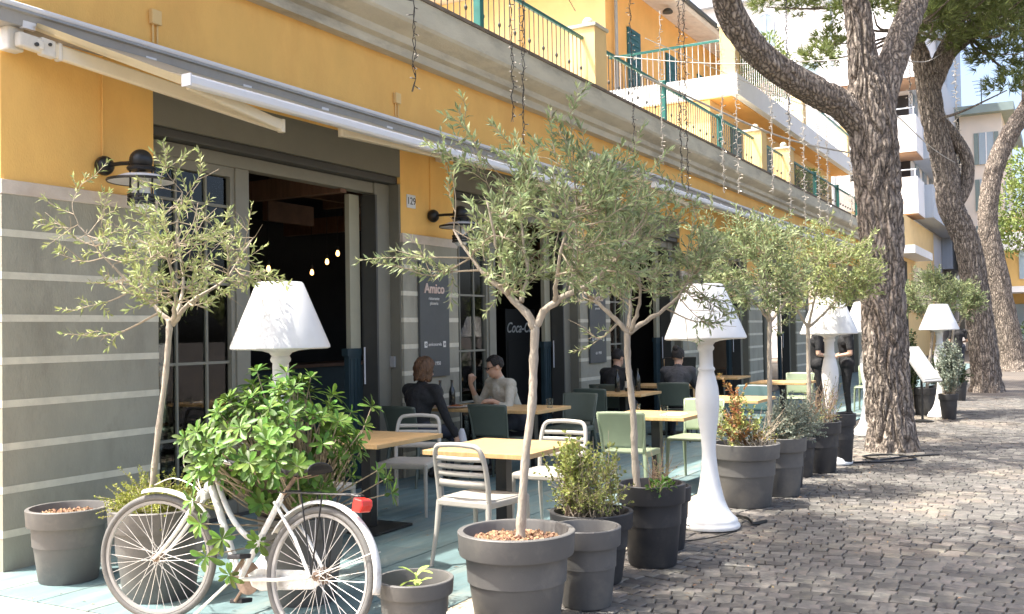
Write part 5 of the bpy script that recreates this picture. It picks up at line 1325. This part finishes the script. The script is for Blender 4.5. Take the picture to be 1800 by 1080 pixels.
def person(label, loc, rz, J, parts, hair=None, hairmat=HAIRD, hairshape='short', glasses=False, extra=None, headturn=0., headtilt=0.):
    """J: joints (x forward, y left, z up); parts: list of (joint a, joint b, ra, rb, material)"""
    t = thing('person', label, 'person', loc, rz)
    b = MB(); segs = []
    for a, c_, ra, rb, mt in parts:
        p, q = Vector(J[a] if isinstance(a, str) else a), Vector(J[c_] if isinstance(c_, str) else c_)
        capsule(b, p, q, ra, rb); segs.append((p, q, ra, rb, mt))
    # head
    hc = Vector(J['head']); Rm = Matrix.Rotation(headturn, 3, 'Z') @ Matrix.Rotation(headtilt, 3, 'Y')
    def hp(x, y, z): return hc+Rm @ Vector((x, y, z))
    def ell(c_, sx, sy, sz, mt):
        o = len(b.v); b.ball((0,0,0), 1, 18, 14, (sx, sy, sz)); b.v[o:] = [tuple(hc+Rm @ (Vector(c_)+Vector(v))) for v in b.v[o:]]
        segs.append((hc+Rm @ Vector(c_), hc+Rm @ Vector(c_)+Vector((0,0,.001)), max(sx, sy, sz), max(sx, sy, sz), mt))
    ell((-.012,0,.03), .098,.077,.092, SKIN); ell((.018,0,-.045), .072,.062,.075, SKIN); ell((.05,0,-.088), .03,.034,.026, SKIN)
    capsule(b, hp(.088,0,.012), hp(.105,0,-.022), .010, .015, 8)
    for s in (-1, 1):
        capsule(b, hp(.0,s*.078,.005), hp(-.012,s*.08,-.03), .014, .010, 8)
        capsule(b, hp(.078,s*.014,.035), hp(.07,s*.045,.034), .011, .010, 8)
    capsule(b, hp(.082,-.02,-.055), hp(.082,.02,-.055), .010, .010, 8)
    me = b.mesh('body', None); o = bpy.data.objects.new('body', me); COL.objects.link(o)
    rm = o.modifiers.new('r', 'REMESH'); rm.mode = 'VOXEL'; rm.voxel_size = .0115; rm.use_smooth_shade = True
    sm = o.modifiers.new('s', 'SMOOTH'); sm.iterations = 5; sm.factor = .5
    me2 = bpy.data.meshes.new_from_object(o.evaluated_get(bpy.context.evaluated_depsgraph_get())); bpy.data.objects.remove(o)
    mats = []
    for s in segs:
        if s[4] not in mats: mats.append(s[4])
    me2.materials.clear()
    for m_ in mats: me2.materials.append(m_)
    nf = len(me2.polygons); cen = np.zeros(nf*3); me2.polygons.foreach_get('center', cen); cen = cen.reshape(-1, 3)
    best = np.full(nf, 1e9); idx = np.zeros(nf, int)
    for p, q, ra, rb, mt in segs:
        p_, q_ = np.array(p), np.array(q); d = q_-p_; L2 = max(1e-9, d@d); tt = np.clip((cen-p_)@d/L2, 0, 1)
        ds = np.linalg.norm(cen-(p_+tt[:, None]*d), axis=1)-(ra+(rb-ra)*tt)
        w_ = ds < best; best[w_] = ds[w_]; idx[w_] = mats.index(mt)
    me2.polygons.foreach_set('material_index', idx.astype(np.int32)); me2.name = 'body'; me2.shade_smooth()
    o = bpy.data.objects.new('body', me2); COL.objects.link(o); o.parent = t
    # eyes
    e = MB()
    for s in (-1, 1): e.ball(tuple(hp(.079,s*.03,.012)), .011, 8, 6)
    e.build('eyes', BLK, t, smooth=180)
    # hair
    h = MB(); ns = 20; nv = 12
    def hv(u, v):
        a = u*2*math.pi; el = v
        x, y_ = math.cos(a), math.sin(a)
        low = {'short': .55 if x > .45 else (-.1 if abs(y_) > .5 and x > -.3 else -.55), 'bob': .38 if x > .6 else -1.25, 'bun': .35 if x > .55 else -.6}[hairshape]
        ph = lerp(math.pi/2, low, v); rr = math.cos(max(ph, -1.2)) if ph > -.6 else lerp(.9, .8, min(1, (-.6-ph)))
        puff = {'short': 1.06, 'bob': 1.24, 'bun': 1.10}[hairshape]
        z = math.sin(ph) if ph > -.9 else -.78+(ph+.9)*1.1
        k = puff+(.07 if hairshape == 'bob' else .03)*math.sin(a*7+v*11)+.03*math.sin(a*13-v*9)+(.05*math.sin(a*17+v*23) if hairshape == 'bob' else .02*math.sin(a*19+v*27))
        return tuple(hp(-.012+.100*x*rr*k, .080*y_*rr*k, .036+.098*z*k))
    h.grid(hv, 28, 14)
    if hairshape == 'bun': h.ball(tuple(hp(-.075,0,.115)), .05, 14, 10)
    ho = h.build('hair', hairmat, t, smooth=180, solid=.006)
    if glasses:
        g = MB()
        for s in (-1, 1):
            for k in range(14):
                a0, a1 = 2*math.pi*k/14, 2*math.pi*(k+1)/14
                g.tube([hp(.101,s*.034+.026*math.cos(a0),.012+.019*math.sin(a0)), hp(.101,s*.034+.026*math.cos(a1),.012+.019*math.sin(a1))], .0032, 5, cap=False)
            g.tube([hp(.099,s*.06,.016), hp(.0,s*.084,.02)], .0032, 5)
        g.tube([hp(.104,-.009,.014), hp(.104,.009,.014)], .003, 5)
        g.build('glasses', BLACK, t)
    return t, o
def hand(parts, w_, d, up_, mt=SKIN, curl=.5):
    w_, d, up_ = Vector(w_), Vector(d).normalized(), Vector(up_).normalized(); s = d.cross(up_).normalized()
    palm = w_+d*.085
    parts.append((tuple(w_), tuple(palm), .027, .034, mt))
    for k, (o_, l) in enumerate(((-.028,.062),(-.010,.072),(.009,.068),(.027,.054))):
        a = palm+s*o_; m_ = a+d*l*.55; e = m_+(d*(1-curl)-up_*curl).normalized()*l*.5
        parts.append((tuple(a), tuple(m_), .0105, .010, mt)); parts.append((tuple(m_), tuple(e), .010, .0085, mt))
    a = w_+d*.03-s*.025; m_ = a+(d*.7-s*.7).normalized()*.045; parts.append((tuple(a), tuple(m_), .013, .011, mt)); parts.append((tuple(m_), tuple(m_+(d*.9-up_*.4).normalized()*.03), .011,.009, mt))
def seated(label, loc, rz, top, legs, lean=.12, el=None, wr=None, hdir=None, **k):
    S = .455; tx = lean
    J = dict(pel=(-.06,0,S+.10), waist=(-.05+tx*.25,0,S+.26), chest=(-.05+tx*.75,0,S+.44), neck=(-.05+tx,0,S+.58), head=(-.02+tx*1.2,0,S+.715),
             shl=(-.05+tx*.95,.185,S+.52), shr=(-.05+tx*.95,-.185,S+.52), hil=(-.04,.095,S+.085), hir=(-.04,-.095,S+.085), knl=(.40,.12,S+.06), knr=(.40,-.12,S+.06), anl=(.36,.12,.09), anr=(.34,-.12,.09))
    el = el or [(.16,.25,S+.28),(.16,-.25,S+.28)]; wr = wr or [(.36,.14,S+.33),(.36,-.14,S+.33)]
    P = [('pel','waist',.150,.132,top),('waist','chest',.132,.150,top),((J['chest'][0],.07,J['chest'][2]),(J['chest'][0],-.07,J['chest'][2]),.125,.125,top),('chest','neck',.12,.062,top),('neck','head',.055,.055,SKIN),
         ('shl','shr',.075,.075,top),('pel','hil',.13,.125,legs),('pel','hir',.13,.125,legs),('hil','knl',.098,.066,legs),('hir','knr',.098,.066,legs),('knl','anl',.064,.042,legs),('knr','anr',.064,.042,legs)]
    for s, kn in ((1,'anl'),(-1,'anr')):
        a = Vector(J[kn]); P.append((tuple(a-Vector((.03,0,.04))), tuple(a+Vector((.15,0,-.055))), .045,.036, SHOE))
    for i, n in enumerate(('shl','shr')):
        slv = k.get('sleeve', 1.0); e, w_ = Vector(el[i]), Vector(wr[i])
        P.append((n, tuple(e), .062, .046, top)); m_ = e.lerp(w_, slv if slv < 1 else .92)
        P.append((tuple(e), tuple(m_), .046, .038, top)); P.append((tuple(m_), tuple(w_), .033, .026, SKIN))
        d = (hdir[i] if hdir else (w_-e)); hand(P, w_, d, (0,0,1), curl=.6)
    k.pop('sleeve', None)
    return person(label, loc, rz, J, P, **k)
def standing(label, loc, rz, top, legs, wr=None, el=None, **k):
    J = dict(pel=(0,0,.95), waist=(0,0,1.1), chest=(.01,0,1.30), neck=(0,0,1.47), head=(.02,0,1.62), shl=(0,.19,1.40), shr=(0,-.19,1.40), hil=(0,.09,.92), hir=(0,-.09,.92), knl=(.03,.10,.5), knr=(.0,-.10,.5), anl=(.0,.11,.09), anr=(-.03,-.11,.09))
    el = el or [(-.02,.26,1.10),(-.02,-.26,1.10)]; wr = wr or [(.2,.16,1.06),(.2,-.16,1.06)]
    P = [('pel','waist',.140,.125,top),('waist','chest',.125,.145,top),((.01,.07,1.3),(.01,-.07,1.3),.12,.12,top),('chest','neck',.115,.06,top),('neck','head',.055,.055,SKIN),('shl','shr',.072,.072,top),
         ('pel','hil',.12,.12,legs),('pel','hir',.12,.12,legs),('hil','knl',.098,.062,legs),('hir','knr',.098,.062,legs),('knl','anl',.062,.042,legs),('knr','anr',.062,.042,legs)]
    for kn in ('anl','anr'):
        a = Vector(J[kn]); P.append((tuple(a-Vector((.03,0,.04))), tuple(a+Vector((.15,0,-.055))), .045,.036, SHOE))
    for i, n in enumerate(('shl','shr')):
        e, w_ = Vector(el[i]), Vector(wr[i]); J_ = Vector(J[n]); m_ = J_.lerp(e, .7)
        P.append((n, tuple(m_), .062, .055, top)); P.append((tuple(m_), tuple(e), .046, .040, SKIN)); P.append((tuple(e), tuple(w_), .040, .027, SKIN)); hand(P, w_, w_-e, (0,0,1), curl=.6)
    return person(label, loc, rz, J, P, **k)
seated('man in glasses and a grey-green shirt eating at the table', (10.18,5.72,.01), R(158), SHIRT, JEAN, lean=.20, el=[(.26,.30,.70),(.20,-.33,.70)], wr=[(.36,.14,.80),(.38,-.26,.98)], hdir=[(.6,-.5,-.1),(.1,.3,.9)], hairmat=HAIRD, glasses=True, sleeve=.5, headturn=R(-22), headtilt=R(16))
seated('woman in black with short auburn hair, her back to us', (8.72,6.0,.01), R(-6), BLK, JEAN, lean=.10, hairmat=HAIRB, hairshape='bob', headturn=R(-14), headtilt=R(8), el=[(.16,.25,.74),(.10,-.30,.66)], wr=[(.40,.16,.79),(.16,-.36,.50)], hdir=[(1,0,0),(.2,-.1,-1)])
seated('person in a black jacket seated behind the thin olive trunk', (12.98,5.62,.01), R(-4), BLK, JEAN, lean=.16, hairmat=HAIRD, headturn=R(-10), headtilt=R(10))
seated('woman with a dark hair bun and grey hoodie, back turned', (13.58,4.88,.01), R(14), GREYH, JEAN, lean=.14, hairmat=HAIRD, hairshape='bun', headturn=R(-30), headtilt=R(12), el=[(.20,.24,.74),(.2,-.25,.74)], wr=[(.36,.14,.86),(.36,-.14,.82)])
standing('waiter in black with bare forearm left of the lamp stem', (17.9,3.85,.01), R(-70), BLK, BLK, hairmat=HAIRD)
standing('waiter in black right of the lamp stem', (18.15,3.40,.01), R(110), BLK, BLK, hairmat=HAIRD)
standing('distant passer-by in dark trousers beside the second pine', (33.5,2.95,-.02), R(20), BLK, JEAN, hairmat=HAIRD)
CLOTH = M('white thin cloth', (.72,.74,.78), .8, .04, 8, transl=.2)
def bag(u, v):
    a = u*2*math.pi; r = lerp(.02,.085, min(1, v*1.6))*(1+.12*math.sin(a*3+v*5)+.06*math.sin(a*7)); return (r*.55*math.cos(a), r*math.sin(a), .30*(1-v))
tag(MB().grid(bag, 24, 12).build('cloth_bag', CLOTH, None, smooth=180, loc=(8.92,5.60,.28)), 'white cloth bag hanging from the hand of the woman in black', 'bag')
# menu board
t = thing('menu_stand', 'slanted menu board on a stand right of the nearest pine', 'menu board', (17.6,2.12,0), R(-122))
MB().tube([(0,0,0),(0,0,.75)], .02, 8).lathe([(.18,0),(.18,.02),(.03,.04)], 20).build('stand', BLACK, t)
fr_ = MB().obox((0,0,.94), (.8,0,-1), (0,1,0), (1,0,.8), .72,.44,.04).build('board_frame', CASEM, t, bevel=.006)
PAGE = M('printed menu page', (.62,.62,.52), .5, .15, 9, stain=(.40,.42,.36), stain_amt=.5, stain_scale=8)
MB().obox((.019,0,.955), (.8,0,-1), (0,1,0), (1,0,.8), .62,.36,.006).build('menu_page', PAGE, t)
# chalk board easel at the back
t = thing('chalk_board', 'small dark chalk board leaning in shade behind the tall lamp', 'board', (15.4,5.5,0), R(-150))
MB().obox((0,0,.75), (0,1,0), (.3,0,1), (1,0,-.3), .5,.8,.03).build('slate', BLACK, t)
MB().bar((.0,-.26,.35),(.0,.26,.35),.05,.03).bar((.2,-.22,0),(-.1,-.22,1.1),.03,.03).bar((.2,.22,0),(-.1,.22,1.1),.03,.03).bar((-.35,0,0),(-.1,0,1.1),.03,.03).build('easel', WOOD, t)
# cables on the ground
def floor_cable(label, pts, r=.006):
    o = MB().tube([Vector(p)-Vector(pts[0]) for p in spline(pts, 40)], r, 6).build('power_cable', BLACK, None, loc=pts[0]); tag(o, label, 'cable', 'power cables on the ground')
floor_cable('loose black power cable coiled on the cobbles before the pine', [(12.0,2.2,.012),(12.25,1.95,.012),(12.6,2.2,.012),(12.9,1.9,.012),(12.6,1.6,.012),(12.3,1.75,.012),(12.1,2.05,.012),(12.7,1.75,.015),(13.1,1.4,.012)], .011)
floor_cable('black lamp cord curling left of the tall lamp foot', [(7.55,2.62,.03),(7.35,2.72,.10),(7.15,2.66,.04),(7.1,2.55,.012),(7.3,2.38,.012),(7.6,2.28,.012)], .005)
floor_cable('dark cable end lying right of the tall lamp foot', [(8.2,2.45,.02),(8.05,2.32,.03),(7.95,2.24,.015),(8.1,2.18,.012)], .013)

# fallen leaves and bits around the pots
random.seed(77)
LIT = M('dry fallen leaf', (.26,.17,.085), .8, .4, 20, island=.5)
lf = MB()
for k in range(420):
    x = 3.6+20*rnd(0,1)**1.6; y_ = 2.3-abs(random.gauss(0,.55)) if rnd(0,1) < .75 else rnd(-.5,2.6)
    if rnd(0,1) < .2: x = rnd(3.9,8.5); y_ = rnd(3.2,5.8)
    d = rdir(-.1,.1); leaf(lf, Vector((x,y_,.014)), d, Vector((0,0,1))+rdir()*.25, rnd(.02,.05), rnd(.008,.018))
tag(lf.build('fallen_leaves', LIT, None), 'dry leaf litter scattered on the cobbles and floor', 'leaf litter', kind='stuff')
